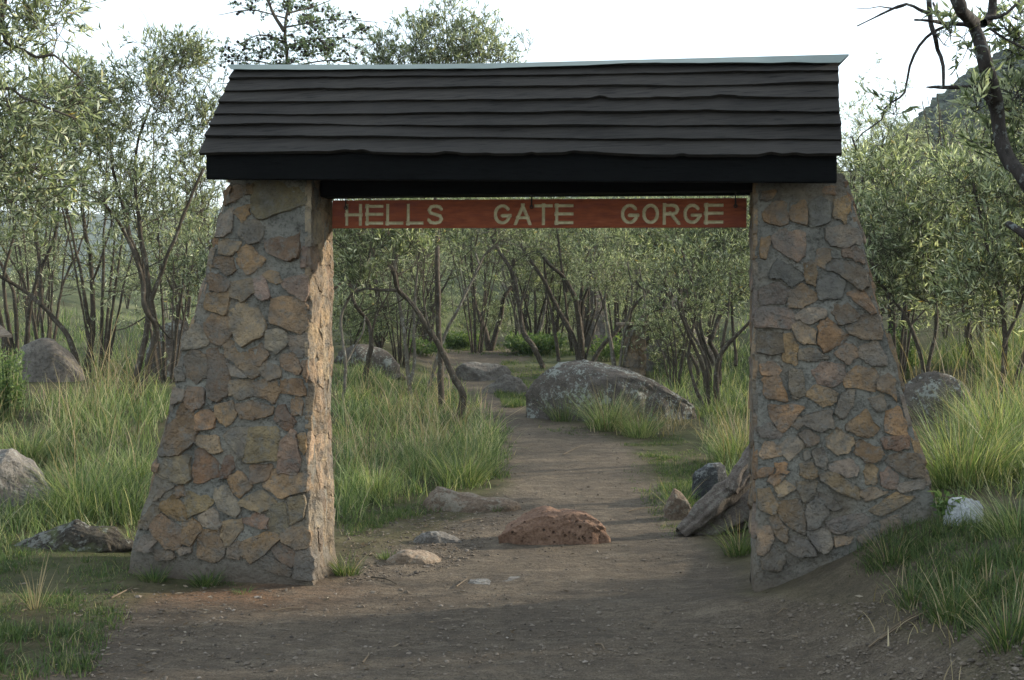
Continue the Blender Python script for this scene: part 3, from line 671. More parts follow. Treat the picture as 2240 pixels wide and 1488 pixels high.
def hanging_sign():
    vS = .20
    PLc, PRc = gp(727, 469, vS), gp(1633, 465.5, vS); Uv = PRc - PLc; Lb = np.linalg.norm(Uv); Uv /= Lb
    Nv = np.cross(Uv, gz); Nv = Nv if Nv[1] < 0 else -Nv; Nv /= np.linalg.norm(Nv); Wv = np.cross(Nv, Uv); Wv = Wv if Wv[2] > 0 else -Wv
    hb = .083
    org = (PLc + PRc) / 2
    s = thing("hanging_sign", "long red wooden board with carved cream letters hanging under the roof between the pillars", "sign", loc=tuple(org))
    W3 = lambda a, b, d=0.0: PLc + Uv * np.asarray(a)[..., None] + Wv * np.asarray(b)[..., None] + Nv * np.asarray(d)[..., None]
    tP = NT("red_sign_paint"); P = tP.coord()
    a = tP.noise(P, 5, 6, .65, (.5, 12, 12)); c = tP.ramp(a, [(.3, (.10, .021, .008)), (.55, (.19, .042, .012)), (.75, (.23, .066, .026))])
    b_ = tP.noise(P, 2.2, 4, .7, (.6, 1, 3)); c = tP.mix(tP.ramp(b_, [(.52, 0.0), (.66, .6)]), c, (.13, .03, .024))
    redm = tP.done(c, .6, tP.bump(a, .7, .003), .2)
    tL = NT("cream_letter_paint"); Pl = tL.pos(); al = tL.noise(Pl, 30, 5, .7)
    crm = tL.done(tL.ramp(al, [(.3, (.26, .225, .13)), (.6, (.46, .41, .27))]), .7, tL.bump(al, .3, .002), .3)
    mb = MB(); st = .0026; prev = 0.0
    def rect(x0, x1, y0, y1):
        if x1 - x0 < 1e-6 or y1 - y0 < 1e-6: return
        mb.add(W3(np.array([x0, x1, x1, x0]), np.array([y0, y0, y1, y1]), np.zeros(4)), None, [[0, 1, 2, 3]])
    for ch, xa, xb in WORDS:
        ta, tb = [((gp(x, 469, vS) - PLc) @ Uv) for x in (xa, xb)]
        fr = ta / Lb; ytop, ybot = 448 - 3 * fr, 492.3 - 2.4 * fr
        d = gp((xa + xb) / 2, 469, vS)[1]; xc = (xa + xb) / 2
        b0 = (gp(xc, ybot, vS) - PLc) @ Wv; b1_ = (gp(xc, ytop, vS) - PLc) @ Wv
        hw = .0098; pad = .004
        x0, x1 = ta - pad, tb + pad; y0, y1 = b0 - pad, b1_ + pad
        rect(prev, x0, -hb, hb); rect(x0, x1, -hb, y0); rect(x0, x1, y1, hb); prev = x1
        nx, ny = int((x1 - x0) / st), int((y1 - y0) / st)
        X, Y = np.meshgrid(np.linspace(x0, x1, nx + 1), np.linspace(y0, y1, ny + 1))
        def dist(X, Y):
            D = np.full(X.shape, 9.0)
            for pl in GL[ch]:
                for (p, q) in zip(pl[:-1], pl[1:]):
                    f = lambda t: np.array([ta + hw + t[0] * (tb - ta - 2 * hw), b0 + hw + t[1] * (b1_ - b0 - 2 * hw)])
                    p_, q_ = f(p), f(q); e_ = q_ - p_; L2 = e_ @ e_
                    t = ((X - p_[0]) * e_[0] + (Y - p_[1]) * e_[1]) / L2; ext = hw * .92 / math.sqrt(L2) if len(pl) == 2 else 0.0
                    t = np.clip(t, -ext, 1 + ext)
                    D = np.minimum(D, np.hypot(X - p_[0] - t * e_[0], Y - p_[1] - t * e_[1]))
            return D
        D = dist(X, Y); dep = -np.clip(hw - D, 0, 1) * .85; dep[D > hw] = 0
        # walls dip quickly at the rim so the stroke reads as cut into the wood
        dep = dep - .0035 * sst(0, .0022, hw - D)
        V = W3(X, Y, dep).reshape(-1, 3); i = np.arange(ny)[:, None] * (nx + 1) + np.arange(nx)[None]
        Qd = np.stack([i, i + 1, i + nx + 2, i + nx + 1], -1).reshape(-1, 4)
        cen = D.ravel()[Qd].mean(1) < hw
        def sub(Qs):
            used = np.unique(Qs); mp = -np.ones(len(V), int); mp[used] = np.arange(len(used)); return V[used], mp[Qs]
        v1, q1 = sub(Qd[cen]); v2, q2 = sub(Qd[~cen]); mb.add(v2, None, q2)
        link("letter", mesh_np("letter", v1, [q1], crm, True), s)
    rect(prev, Lb, -hb, hb)
    # back, edges
    t = .028; A = W3(np.array([0, Lb, Lb, 0]), np.array([-hb, -hb, hb, hb]), np.zeros(4)); B = A - Nv * t
    mb.add(np.vstack([A, B]), None, [[7, 6, 5, 4], [1, 0, 4, 5], [2, 1, 5, 6], [3, 2, 6, 7], [0, 3, 7, 4]])
    bd = mb.mesh("board", redm); link("board", bd, s)
    for px in (757, 1163, 1609):
        hk = MB(); c = gp(px, 440, vS); tt = (c - PLc) @ Uv
        p0 = W3(np.array(tt), np.array(hb - .045)) + Nv * .006; p1 = p0 + gz * .05; zt = gp(px, 400, vS)[2]
        tube(hk, [p0, p0 + gz * .045, p0 + gz * .05 - Nv * .004, np.array([p0[0], p0[1], p0[2] + .075]) - Nv * .012, np.array([p0[0], p0[1], zt + .02]) - Nv * .012], [.0045] * 5, 6)
        th = np.linspace(0, 2 * math.pi, 9); rp = np.array([p0 + Uv * .009 * math.cos(a) + Wv * .009 * math.sin(a) for a in th]); tube(hk, rp, [.0035] * 9, 5)
        link("hook", hk.mesh("hook", M["gall"]), s)
hanging_sign()

# ------------------------------------------------------------------ rocks
M["r_lichen"] = mat_rock("lichen_boulder", (.065, .056, .048), (.125, .108, .092), .8, (.23, .245, .22), scale=2.6)
M["r_red"] = mat_rock("pitted_red_rock", (.15, .09, .062), (.235, .15, .105), 0, pits=1.0, scale=2)
M["r_brown"] = mat_rock("brown_rock", (.12, .088, .065), (.2, .155, .115), .25, scale=2)
M["r_grey"] = mat_rock("grey_rock", (.11, .10, .09), (.19, .175, .155), .3, (.4, .4, .37), scale=2.4)
M["r_dark"] = mat_rock("dark_rock", (.03, .032, .034), (.085, .085, .085), .5, (.24, .25, .24), scale=2.2)
M["r_plain"] = mat_rock("grey_brown_boulder", (.10, .09, .08), (.17, .15, .13), .25, (.26, .26, .23), scale=1)
M["r_tan"] = mat_rock("tan_rock", (.17, .13, .095), (.28, .22, .165), .2, scale=3)
M["r_black"] = mat_rock("mossy_dark_rock", (.022, .02, .018), (.075, .065, .05), .35, (.3, .31, .28), scale=1.6, moss=.5)
M["r_wood"] = mat_rock("gnarled_root", (.085, .07, .06), (.18, .155, .135), .15, scale=4)
M["r_white"] = mat_rock("white_painted_stone", (.34, .35, .36), (.55, .56, .58), 0, scale=3)
def ico(n):
    t = (1 + 5 ** .5) / 2
    V = [(-1, t, 0), (1, t, 0), (-1, -t, 0), (1, -t, 0), (0, -1, t), (0, 1, t), (0, -1, -t), (0, 1, -t), (t, 0, -1), (t, 0, 1), (-t, 0, -1), (-t, 0, 1)]
    Fc = [(0, 11, 5), (0, 5, 1), (0, 1, 7), (0, 7, 10), (0, 10, 11), (1, 5, 9), (5, 11, 4), (11, 10, 2), (10, 7, 6), (7, 1, 8), (3, 9, 4), (3, 4, 2), (3, 2, 6), (3, 6, 8), (3, 8, 9), (4, 9, 5), (2, 4, 11), (6, 2, 10), (8, 6, 7), (9, 8, 1)]
    V = [np.array(v) / np.linalg.norm(v) for v in V]
    for _ in range(n):
        c = {}; nf = []
        def mid(a, b):
            k = (min(a, b), max(a, b))
            if k not in c:
                m = V[a] + V[b]; V.append(m / np.linalg.norm(m)); c[k] = len(V) - 1
            return c[k]
        for a, b, d in Fc:
            x, y, z = mid(a, b), mid(b, d), mid(d, a); nf += [(a, x, z), (b, y, x), (d, z, y), (x, y, z)]
        Fc = nf
    return np.array(V), np.array(Fc)
ICO = {k: ico(k) for k in (0, 1, 3, 4, 5)}
def rock(x0, x1, ytop, ybase, mat, label, seed, prof=None, deep=.7, lump=.16, sub=4, flat=1.6, cat="rock", name="rock", sink=.25, d=None, cuts=7, group=None):
    """a rock whose left/right ends, top and foot are at these places of the photo"""
    xc = (x0 + x1) / 2
    g = G(xc, ybase)[0]
    if d is not None: g = np.array([(xc - CX) * d / F, d, H((xc - CX) * d / F, d)])
    d = g[1]; w = (x1 - x0) * d / F / 2; dep = w * deep; g = g + np.array([0, dep * .75, 0]); d2 = g[1]
    w = (x1 - x0) * d2 / F / 2; zt = CAMZ - (ytop - HZ) * d2 / F; z0 = float(H(g[0], d2)); g[0] = (xc - CX) * d2 / F; hgt = zt - z0
    V, T = ICO[sub]; V = V.copy(); r = np.random.default_rng(seed)
    for _ in range(cuts):
        n = r.normal(size=3); n[2] = abs(n[2]) * .7; n /= np.linalg.norm(n); k = r.uniform(.62, .9)
        dd = V @ n; V = V - np.clip(dd - k, 0, 1)[:, None] * n * .85
    V = V * (1 + lump * fbm(V * 1.7 + seed, 4, seed)[:, None] + lump * .35 * fbm(V * 7 + seed, 3, seed + 1)[:, None])
    V[:, 0] = 2 * (V[:, 0] - V[:, 0].min()) / (V[:, 0].max() - V[:, 0].min()) - 1
    x = V[:, 0].copy(); V[:, 2] /= V[:, 2].max()
    zz = np.where(V[:, 2] > 0, np.abs(V[:, 2]) ** (1 / flat), V[:, 2] * .5)
    if prof is not None: zz = np.where(zz > 0, zz * np.interp(x, [p[0] for p in prof], [p[1] for p in prof]), zz)
    V = np.stack([x * w, V[:, 1] * dep, zz * hgt * (1.0)], -1)
    nr = V / (np.linalg.norm(V, axis=1, keepdims=True) + 1e-6)
    V = V + nr * (.024 * fbm(V * 8 + seed, 5, seed) + .012 * np.abs(fbm(V * 24 + seed, 3, seed + 2)))[:, None]
    me = mesh_np(name, V, [T], M[mat], True)
    o = _link(name, me); o.location = g + np.array([0, 0, -.02]); o.location[2] = z0 - .01
    tag(o, label, cat, group); return o
rock(1085, 1345, 1105, 1192, "r_red", "low reddish pitted rock lying in the middle of the path", 5, [(-1, .45), (-.6, .72), (-.15, .97), (.05, .88), (.2, 1), (.5, .93), (.85, .72), (1, .45)], .62, .2, flat=3, sub=5, cuts=14)
rock(915, 1138, 1060, 1122, "r_brown", "long flat brown rock at the grass edge left of the path", 8, [(-1, .7), (-.6, 1), (-.2, .72), (.3, .55), (.7, .62), (1, .4)], .45, .12, flat=2)
rock(845, 972, 1197, 1234, "r_tan", "pale slanting stone beside the path near the left pillar", 12, [(-1, .7), (-.3, 1), (.4, .8), (1, .35)], .8, .12, flat=2.4, cuts=14)
rock(900, 1012, 1158, 1188, "r_grey", "thin dark grey stone half buried behind the pale slanting stone", 14, [(-1, .8), (0, 1), (1, .4)], .4, .2, flat=1.8, cuts=14)
rock(1015, 1260, 1262, 1286, "r_grey", "flat grey rock worn almost level with the path before the gate", 17, [(-1, .9), (-.85, 1), (-.5, .35), (.2, .25), (1, .15)], .5, .16, flat=2, sub=5, cuts=12)
rock(1143, 1545, 782, 925, "r_lichen", "large lichen-spotted boulder sloping down to the right beside the path", 23, [(-1, .6), (-.85, .85), (-.62, 1), (-.3, .99), (.05, .86), (.4, .66), (.75, .4), (1, .15)], .5, .2, flat=4.5, sub=5, cuts=14)
rock(985, 1118, 790, 832, "r_plain", "low brown boulder where the path bends far behind the gate", 29, None, .6, .1)
rock(1050, 1160, 810, 862, "r_plain", "small dark boulder in front of the low one at the path bend", 31, [(-1, .3), (0, .8), (.6, 1), (1, .8)], .5, .12)
rock(725, 890, 750, 815, "r_lichen", "mossy grey boulder behind the stems just right of the left pillar", 33, [(-1, .9), (-.3, 1), (.4, .9), (1, .4)], .5, .1, flat=2.4)
rock(30, 190, 734, 838, "r_plain", "rounded brown boulder behind the thin stems at the far left", 37, [(-1, .6), (-.6, .95), (-.1, 1), (.6, .7), (1, .4)], .6, .1, flat=2.4)
rock(-90, 118, 978, 1098, "r_grey", "grey lichen-covered boulder in the grass at the left edge", 41, [(-1, .9), (.1, 1), (.6, .7), (1, .3)], .6, .14, flat=2.2, sub=5)
rock(25, 295, 1133, 1207, "r_black", "low blackish rock ledge in the grass left of the left pillar", 43, [(-1, .35), (-.65, .5), (-.2, .75), (.05, 1), (.3, .8), (.6, .9), (1, .35)], .35, .2, flat=1.8, sub=5)
rock(1514, 1594, 1003, 1098, "r_dark", "upright dark rounded rock in the grass left of the right pillar", 47, [(-1, .9), (0, 1), (1, .85)], .8, .1, flat=3)
rock(1455, 1512, 1068, 1138, "r_brown", "small brown stone at the right edge of the path", 53, [(-1, .7), (-.3, 1), (1, .6)], .7, .15, flat=3)
rock(1945, 2150, 808, 925, "r_lichen", "broad grey boulder on the bank behind the right pillar", 59, [(-1, .8), (0, 1), (.5, .85), (1, .5)], .6, .08, flat=2.2, sub=5)
rock(2062, 2152, 1085, 1150, "r_white", "white painted stone on the bank right of the right pillar", 61, None, .7, .08, flat=3)
rock(315, 450, 695, 850, "r_lichen", "grey-brown rock outcrop half hidden behind the left pillar", 67, [(-1, .5), (-.3, .9), (.3, 1), (1, .8)], .6, .2, flat=3, d=16)
rock(1405, 1580, 690, 812, "r_plain", "large boulder in the bushes beyond the gate on the right", 71, [(-1, .8), (-.4, 1), (.3, .85), (1, .6)], .6, .12, flat=2.4, d=21)
rock(1395, 1500, 628, 720, "r_lichen", "pale boulder above and behind the large one in the bushes", 73, None, .6, .12, flat=2, d=26)
rock(1275, 1325, 600, 700, "r_plain", "tall narrow rock seen between the grey stems", 79, None, .7, .15, flat=3, d=28)
# gnarled fallen log beside the right pillar
def log(label, segs, seed):
    lo = thing("fallen_log", label, "log", loc=tuple(segs[0][0][0]))
    for nm, pts, rad in segs:
        pass
def root_log():
    b = G(1500, 1172)[0]; d = b[1]
    t = thing("fallen_log", "gnarled grey-brown log leaning up against the back of the right pillar", "log", loc=tuple(b))
    for nm, pix, rr, dd in (("trunk", [(1488, 1168), (1530, 1132), (1580, 1086), (1625, 1046), (1652, 990), (1672, 925)], [.05, .075, .085, .085, .06, .03], .0),
                            ("root", [(1500, 1172), (1560, 1158), (1610, 1130), (1665, 1100)], [.05, .08, .115, .12], .1),
                            ("branch", [(1600, 1075), (1618, 1030), (1640, 1000), (1652, 960)], [.05, .045, .05, .02], .05)):
        P = np.array([U(px, py, d + dd + .05 * k)for k, (px, py) in enumerate(pix)]); P = resample(P, .03)
        rad = np.interp(np.linspace(0, 1, len(P)), np.linspace(0, 1, len(rr)), rr); mb = MB(); tube(mb, P, rad * (1 + .10 * np.sin(np.linspace(0, 9, len(P)))), 36, .16, 5, .13)
        link(nm, mb.mesh(nm, M["r_wood"], True), t)
root_log()

ICO_1 = ICO[1]; _link0 = _link
hill_scrub()
# ------------------------------------------------------------------ vegetation builders
def leaves(mb, base, dirs, L, Wd, rng, fold=.25):
    n = len(base); dirs = dirs / (np.linalg.norm(dirs, axis=1, keepdims=True) + 1e-9)
    r = rng.normal(size=(n, 3)); side = np.cross(dirs, r); side /= np.linalg.norm(side, axis=1, keepdims=True) + 1e-9; up_ = np.cross(side, dirs)
    L = L[:, None]; Wd = Wd[:, None]
    droop = up_ * L * rng.uniform(-.25, .1, (n, 1))
    mid = base + dirs * L * .45; tip = base + dirs * L + droop
    l = mid + side * Wd * .5 + up_ * Wd * fold; r_ = mid - side * Wd * .5 + up_ * Wd * fold
    V = np.stack([base, l, tip, r_], 1).reshape(-1, 3); i = np.arange(n)[:, None] * 4
    mb.add(V, np.vstack([i + np.array([[0, 1, 2]]), i + np.array([[0, 2, 3]])]))
def make_tree(name, label, stems, blobs, leafmat="leaf", barkmat="bark", leafL=(.05, .10), leafW=.16, dens=1.0, seed=0, group=None, cat="tree",
              per=(4, 8), up=.55, twig=.22, bare_=0, dd=None, base=None, galls=0, flatb=1.0, broot=None, lat=None):
    """stems: list of (list of 3-D points, r0, r1); blobs: list of (centre, (rx,ry,rz), count)"""
    rng = np.random.default_rng(seed)
    base = stems[0][0][0] if base is None else base; base = np.asarray(base, float)
    root = thing(name, label, cat, group, loc=tuple(base))
    nodes = []; nrad = []
    for pts, r0, r1 in stems:
        P = resample(pts, .07); k = np.linspace(0, 1, len(P)); P = P + .012 * np.stack([vnoise(P * 4 + 7 * j, seed + j) for j in range(3)], -1) * min(1, r0 / .02)
        rad = r0 + (r1 - r0) * k ** .9; mb = MB(); tube(mb, P, rad, 9 if r0 > .025 else 6, .2, seed)
        link("trunk" if r0 >= .018 else "branch", mb.mesh("trunk", M[barkmat], True), root)
        s = len(P) // 3; nodes.append(P[s:]); nrad.append(rad[s:])
    N = np.vstack(nodes); NR = np.concatenate(nrad); bb = MB(); lm = MB(); gl = MB(); LB, LD = [], []
    att = []
    for c, rr, cnt in blobs:
        cnt = int(cnt * dens); q = rng.normal(size=(cnt, 3)); q /= np.linalg.norm(q, axis=1, keepdims=True); q *= np.minimum(rng.uniform(.1, 1, (cnt, 1)) ** .5 * rng.uniform(.75, 1.25, (cnt, 1)), 1.25)
        att.append(np.asarray(c) + q * np.asarray(rr))
    att = np.vstack(att) if att else np.zeros((0, 3))
    if len(att):
        dmin = np.array([np.min(np.linalg.norm(N - a, axis=1)) for a in att]); att = att[np.argsort(dmin)]
    for a in att:
        dist = np.linalg.norm(N - a, axis=1) + .35 * np.maximum(0, N[:, 2] - a[2]); k = int(np.argmin(dist)); p = N[k]; L = np.linalg.norm(a - p)
        m = max(3, int(L / .12) + 2); t = np.linspace(0, 1, m)[:, None]
        bend = rng.normal(0, .10, 3) * L; bend[2] -= .10 * L
        P = p + (a - p) * t + bend * np.sin(t * math.pi) + rng.normal(0, .012, (m, 3)) * (t > 0)
        r0 = min(NR[k] * .75, .004 + .011 * L); rad = r0 + (.0022 - r0) * t[:, 0]; tube(bb, P, rad, 4)
        N = np.vstack([N, P[1:]]); NR = np.concatenate([NR, rad[1:]])
        dv = (P[-1] - P[-2]); dv = dv / (np.linalg.norm(dv) + 1e-9)
        nt = per[0]
        for _ in range(nt):
            td = dv * .5 + rng.normal(0, .6, 3) + np.array([0, 0, up]); td[2] *= flatb; td /= np.linalg.norm(td) + 1e-9; tl = twig * rng.uniform(.5, 1.3)
            s0 = P[rng.integers(max(1, m // 2), m)] if rng.random() < .55 else P[-1]
            e_ = s0 + td * tl; tube(bb, np.array([s0, s0 + td * tl * .5 + rng.normal(0, .01, 3), e_]), [.003, .0024, .0016], 3)
            nl = per[1]; f = rng.uniform(.15, 1, nl) ** .6
            LB.append(s0 + (e_ - s0) * f[:, None]); LD.append(td * .9 + rng.normal(0, .55, (nl, 3)) + np.array([0, 0, .15]))
            if galls and rng.random() < galls:
                V, T = ICO[1]; gl.add(V * rng.uniform(.012, .022) + e_ * .5 + s0 * .5 + rng.normal(0, .03, 3), T)
    for _ in range(bare_):
        k = int(rng.integers(len(N))); p = N[k]; dv = rng.normal(0, .7, 3) + np.array([0, 0, .55]); dv /= np.linalg.norm(dv); L = rng.uniform(.25, .8); t = np.linspace(0, 1, 6)[:, None]
        P = p + dv * L * t + rng.normal(0, .12, 3) * L * np.sin(t * 3) + rng.normal(0, .012, (6, 3)) * t; tube(bb, P, min(NR[k] * .6, .008) * (1 - .8 * t[:, 0]), 4)
        for _k in range(2):
            q = P[rng.integers(2, 5)]; e2 = q + (dv + rng.normal(0, .6, 3)) * L * .4; tube(bb, np.array([q, (q + e2) / 2 + rng.normal(0, .02, 3), e2]), [.0035, .0028, .0015], 3)
    if len(att) or bare_: link("branches", bb.mesh("branches", M[barkmat], True), root, kind="stuff")
    if LB:
        LB = np.vstack(LB); LD = np.vstack(LD); n = len(LB); Ls = rng.uniform(*leafL, n)
        leaves(lm, LB, LD, Ls, Ls * leafW * rng.uniform(.8, 1.3, n) if leafW < 1 else Ls * .5, rng); link("crown", lm.mesh("crown", M[leafmat]), root, kind="stuff")
    if gl.n: link("galls", gl.mesh("galls", M["gall"]), root, kind="stuff")
    return root
def px_stem(pix, d, r0, r1, dz=0.0, wob=0.0, seed=0):
    """pixel polyline -> 3-D stem; px radii at the ends; dz metres of depth drift towards the tip"""
    n = len(pix); r = np.random.default_rng(seed); k = np.linspace(0, 1, n)
    D = d + dz * k + (r.normal(0, .12, n) * k if wob == 0 else 0)
    P = np.array([U(p[0], p[1], D[i]) for i, p in enumerate(pix)]); return (P, r0 * .78 * d / F, r1 * .7 * d / F)
def px_blob(px, py, rx, ry, d, cnt, rz=None):
    return (U(px, py, d), (rx * d / F, (rz if rz else rx * d / F * .9), ry * d / F), cnt)

# ---- trees whose stems can be followed in the photograph
def T(name, label, stems, blobs, d=None, **kw):
    """stems: list of (pixels, r0 px, r1 px, depth drift)"""
    b = stems[0][0][0]
    if d is None: d = G(b[0], b[1] + 6)[0][1]
    S = []
    for k, (pix, r0, r1, dz) in enumerate(stems):
        pix = list(pix)
        if k == 0 or pix[0][1] > b[1] - 25:                      # set the foot into the soil
            g = G(pix[0][0], pix[0][1] + 6)[0]
        S.append(px_stem(pix, d, r0, r1, dz, seed=kw.get("seed", 0) + k))
    for k in range(len(S)):
        if stems[k][0][0][1] > b[1] - 40 and kw.get("foot", True):
            P = S[k][0]; f = P[0].copy(); f[2] = float(H(f[0], f[1])) - .08
            if f[2] < P[0][2]: S[k] = (np.vstack([f, P]), S[k][1] * 1.1, S[k][2])
    kw.pop("foot", None)
    B = [px_blob(x, y, rx, ry, d + dz, c) for x, y, rx, ry, dz, c in blobs]
    return make_tree(name, label, S, B, **kw)

T("bush_tree", "multi-stemmed grey-green bush tree standing left of the left pillar",
  [([(285, 862), (302, 802), (322, 715), (318, 640), (300, 560), (280, 500), (262, 430), (240, 340)], 9, 4, .3),
   ([(304, 876), (322, 802), (343, 718), (329, 695), (316, 665), (312, 618), (292, 550), (269, 500), (225, 440)], 10, 4, -.3),
   ([(333, 700), (322, 600), (306, 500), (296, 420), (300, 320), (330, 230)], 8, 3, .2),
   ([(329, 660), (356, 594), (370, 550), (390, 500), (430, 403), (447, 370)], 7, 4, -.2),
   ([(340, 700), (365, 735), (376, 740)], 3, 3, .1), ([(376, 740), (379, 640), (380, 560)], 3, 1.5, .1)],
  [(300, 250, 170, 140, 0, 90), (405, 210, 125, 130, .2, 66), (170, 260, 120, 120, -.3, 60), (260, 420, 180, 80, 0, 45), (420, 420, 70, 90, .3, 30), (390, 130, 60, 60, 0, 26), (420, 590, 60, 70, .4, 22)], seed=101, dens=1.6, bare_=60, leafL=(.05, .098))
T("bush_tree", "slender leaning bush tree rising in front of the rounded boulder at the far left",
  [([(175, 812), (148, 735), (118, 698), (91, 668), (50, 634), (0, 604), (-60, 560)], 8, 4, .2), ([(91, 668), (85, 560), (70, 470), (60, 380)], 6, 3, .2)],
  [(60, 330, 130, 120, 0, 80), (30, 470, 120, 80, .2, 34), (-60, 300, 120, 150, .4, 40)], seed=103, dens=1.6, bare_=60, leafL=(.05, .098))
T("bush_tree", "upright dark-stemmed bush tree between the leaning stem and the twin stems",
  [([(189, 806), (202, 735), (203, 668), (198, 567), (188, 517), (180, 430), (200, 330)], 8, 4, .3), ([(200, 620), (222, 560), (245, 480), (250, 400)], 4, 2, -.2)],
  [(170, 270, 110, 100, .2, 55), (200, 420, 120, 70, 0, 30), (120, 180, 90, 60, .2, 26)], seed=107, dens=1.5, bare_=60, leafL=(.06, .11))
T("bush_tree", "near tree whose drooping leafy twigs enter at the upper left corner",
  [([(-160, 1150), (-150, 800), (-90, 500), (-40, 250), (0, 60), (15, -60)], 26, 9, .0), ([(5, 40), (14, 90), (50, 108), (80, 125), (120, 122), (150, 150), (180, 175)], 7, 2.5, -.2),
   ([(-90, 300), (0, 192), (50, 215), (110, 240), (165, 260)], 7, 3, -.2), ([(-100, 420), (0, 330), (40, 290)], 6, 3, .2), ([(15, -40), (80, -60), (150, -30)], 5, 3, 0)],
  [(90, 20, 95, 90, -.1, 34), (40, 250, 90, 60, 0, 24), (150, 220, 60, 40, 0, 10), (50, 380, 90, 80, .1, 36), (-60, 150, 90, 120, .2, 20), (20, 120, 50, 60, 0, 8)], d=8.2, seed=109, leafL=(.06, .1), twig=.26, up=.1)
T("bush_tree", "dark rough-barked tree leaning in from the right edge with a cut branch stub",
  [([(2480, 1000), (2400, 720), (2320, 530), (2240, 395), (2213, 362), (2190, 310), (2180, 245), (2168, 190), (2150, 115), (2132, 60), (2100, 10), (2085, -40)], 25, 18, -.2),
   ([(2150, 50), (2170, 30), (2168, -30)], 15, 12, .1), ([(2390, 640), (2300, 560), (2240, 512), (2205, 490)], 14, 11, -.25),
   ([(2140, 62), (2109, 53), (2062, 51), (2030, 44), (1999, 43)], 8, 3, -.1), ([(2028, -30), (2034, 52), (2042, 78), (2050, 110), (2062, 145), (2064, 185)], 7, 5, -.1),
   ([(2080, 52), (2068, 58), (2039, 72), (2010, 101), (1990, 145), (1981, 200), (1955, 220), (1935, 237), (1929, 260), (1889, 289), (1873, 308)], 5, 1.5, -.2),
   ([(2031, 29), (2010, 20), (1981, 7), (1941, 23), (1910, 40), (1875, 59)], 5, 2, -.1), ([(1985, 8), (1960, 18), (1925, 14), (1905, 18), (1862, 20)], 2.4, 1, -.1), ([(2058, 50), (2045, 20), (2040, 5)], 5, 3, 0),
   ([(2170, 205), (2120, 190), (2065, 188), (2045, 187), (2022, 190)], 9, 2, -.2), ([(2160, 40), (2200, 30), (2260, -30)], 6, 4, 0), ([(2165, 62), (2200, 85), (2250, 110)], 4, 3, .1)],
  [(2215, 90, 50, 70, .1, 20), (2225, 240, 50, 70, .2, 22), (2080, 75, 40, 35, -.1, 6), (2130, 225, 50, 28, -.2, 6), (2235, 330, 50, 60, .2, 14), (1975, 240, 25, 50, -.2, 2), (2150, 300, 60, 40, .3, 6), (2330, 120, 110, 160, .3, 46)],
  d=6.3, seed=113, barkmat="bark_dark", leafL=(.045, .085), leafW=.22, twig=.14, per=(3, 7))
T("thorn_tree", "thorn tree with flat feathery tiers and dark round galls above the left of the roof",
  [([(628, 1000), (620, 700), (625, 400), (628, 140), (624, 80), (630, 20), (640, -60)], 11, 4, .2), ([(622, 70), (600, 30), (575, -20)], 6, 3, .2)] +
  [([(627, y0), (627 + s * L * .5, y0 - 18), (627 + s * L, y0 - 26 + b)], 2.6, .9, dz) for (y0, s, L, b, dz) in ((150, -1, 150, 10, .3), (150, 1, 190, 25, -.3), (100, 1, 190, 12, .4), (95, -1, 110, 30, -.4), (60, 1, 200, 15, 0), (40, -1, 150, 20, .2), (30, 1, 130, -20, .3), (200, -1, 150, 10, -.3), (230, 1, 180, 10, .3))],
  [(560, 120, 100, 12, 0, 34), (720, 118, 110, 14, 0, 36), (680, 92, 80, 9, .3, 18), (740, 62, 90, 10, 0, 24), (700, 35, 80, 10, 0, 20), (650, 8, 90, 12, .2, 22), (560, 15, 60, 10, .1, 10), (600, 95, 80, 10, 0, 18), (640, 150, 130, 12, 0, 30), (600, 210, 140, 12, 0, 20)],
  d=14.5, seed=127, leafmat="leaf_thorn", leafL=(.025, .05), leafW=.3, twig=.13, per=(5, 9), up=.2, dens=.85, galls=.35, flatb=.5, cat="tree")
T("bush_tree", "tall bush tree whose leafy crown shows above the middle of the roof",
  [([(965, 905), (962, 780), (958, 700), (957, 600), (955, 500), (950, 400), (945, 250)], 9, 5, .4), ([(955, 420), (1010, 300), (1050, 180)], 6, 3, .2), ([(950, 380), (890, 280), (860, 180)], 5, 3, .3)],
  [(950, 120, 130, 50, .2, 95), (850, 140, 70, 45, .2, 38), (1060, 130, 90, 50, .2, 55), (960, 60, 60, 35, .2, 22), (1060, 70, 50, 30, .2, 14), (980, 15, 22, 26, .2, 5), (960, 260, 170, 90, .2, 60), (960, 430, 130, 70, .2, 30)], seed=131, dens=1.3)
T("bush_tree", "curved dark tree bending left over the grass beside the path",
  [([(1003, 925), (1012, 868), (990, 820), (970, 775), (940, 725), (913, 682), (895, 660), (870, 632), (860, 590), (838, 568), (820, 560)], 10.5, 5, .4), ([(868, 635), (830, 634), (800, 630), (775, 640), (760, 655)], 5, 2.5, .2), ([(950, 745), (935, 700), (925, 640), (930, 560)], 4, 2, .3)],
  [(840, 540, 90, 50, 0, 26), (780, 600, 60, 50, .1, 14), (920, 520, 60, 40, .2, 14)], seed=137, dens=1.35, bare_=70, leafL=(.06, .12), leafmat="leaf_far")
T("bush_tree", "thin pale-stemmed tree crossing right behind the curved dark tree",
  [([(938, 855), (955, 790), (975, 730), (1000, 680), (1030, 620), (1060, 560), (1085, 530), (1080, 480)], 5.5, 3, .4), ([(1050, 580), (1040, 545), (1045, 510)], 3.5, 2, .1)],
  [(1070, 480, 100, 60, .2, 40), (1000, 520, 70, 40, 0, 14)], seed=139, dens=1.35, bare_=70, leafL=(.06, .12), leafmat="leaf_far", barkmat="bark_pale")
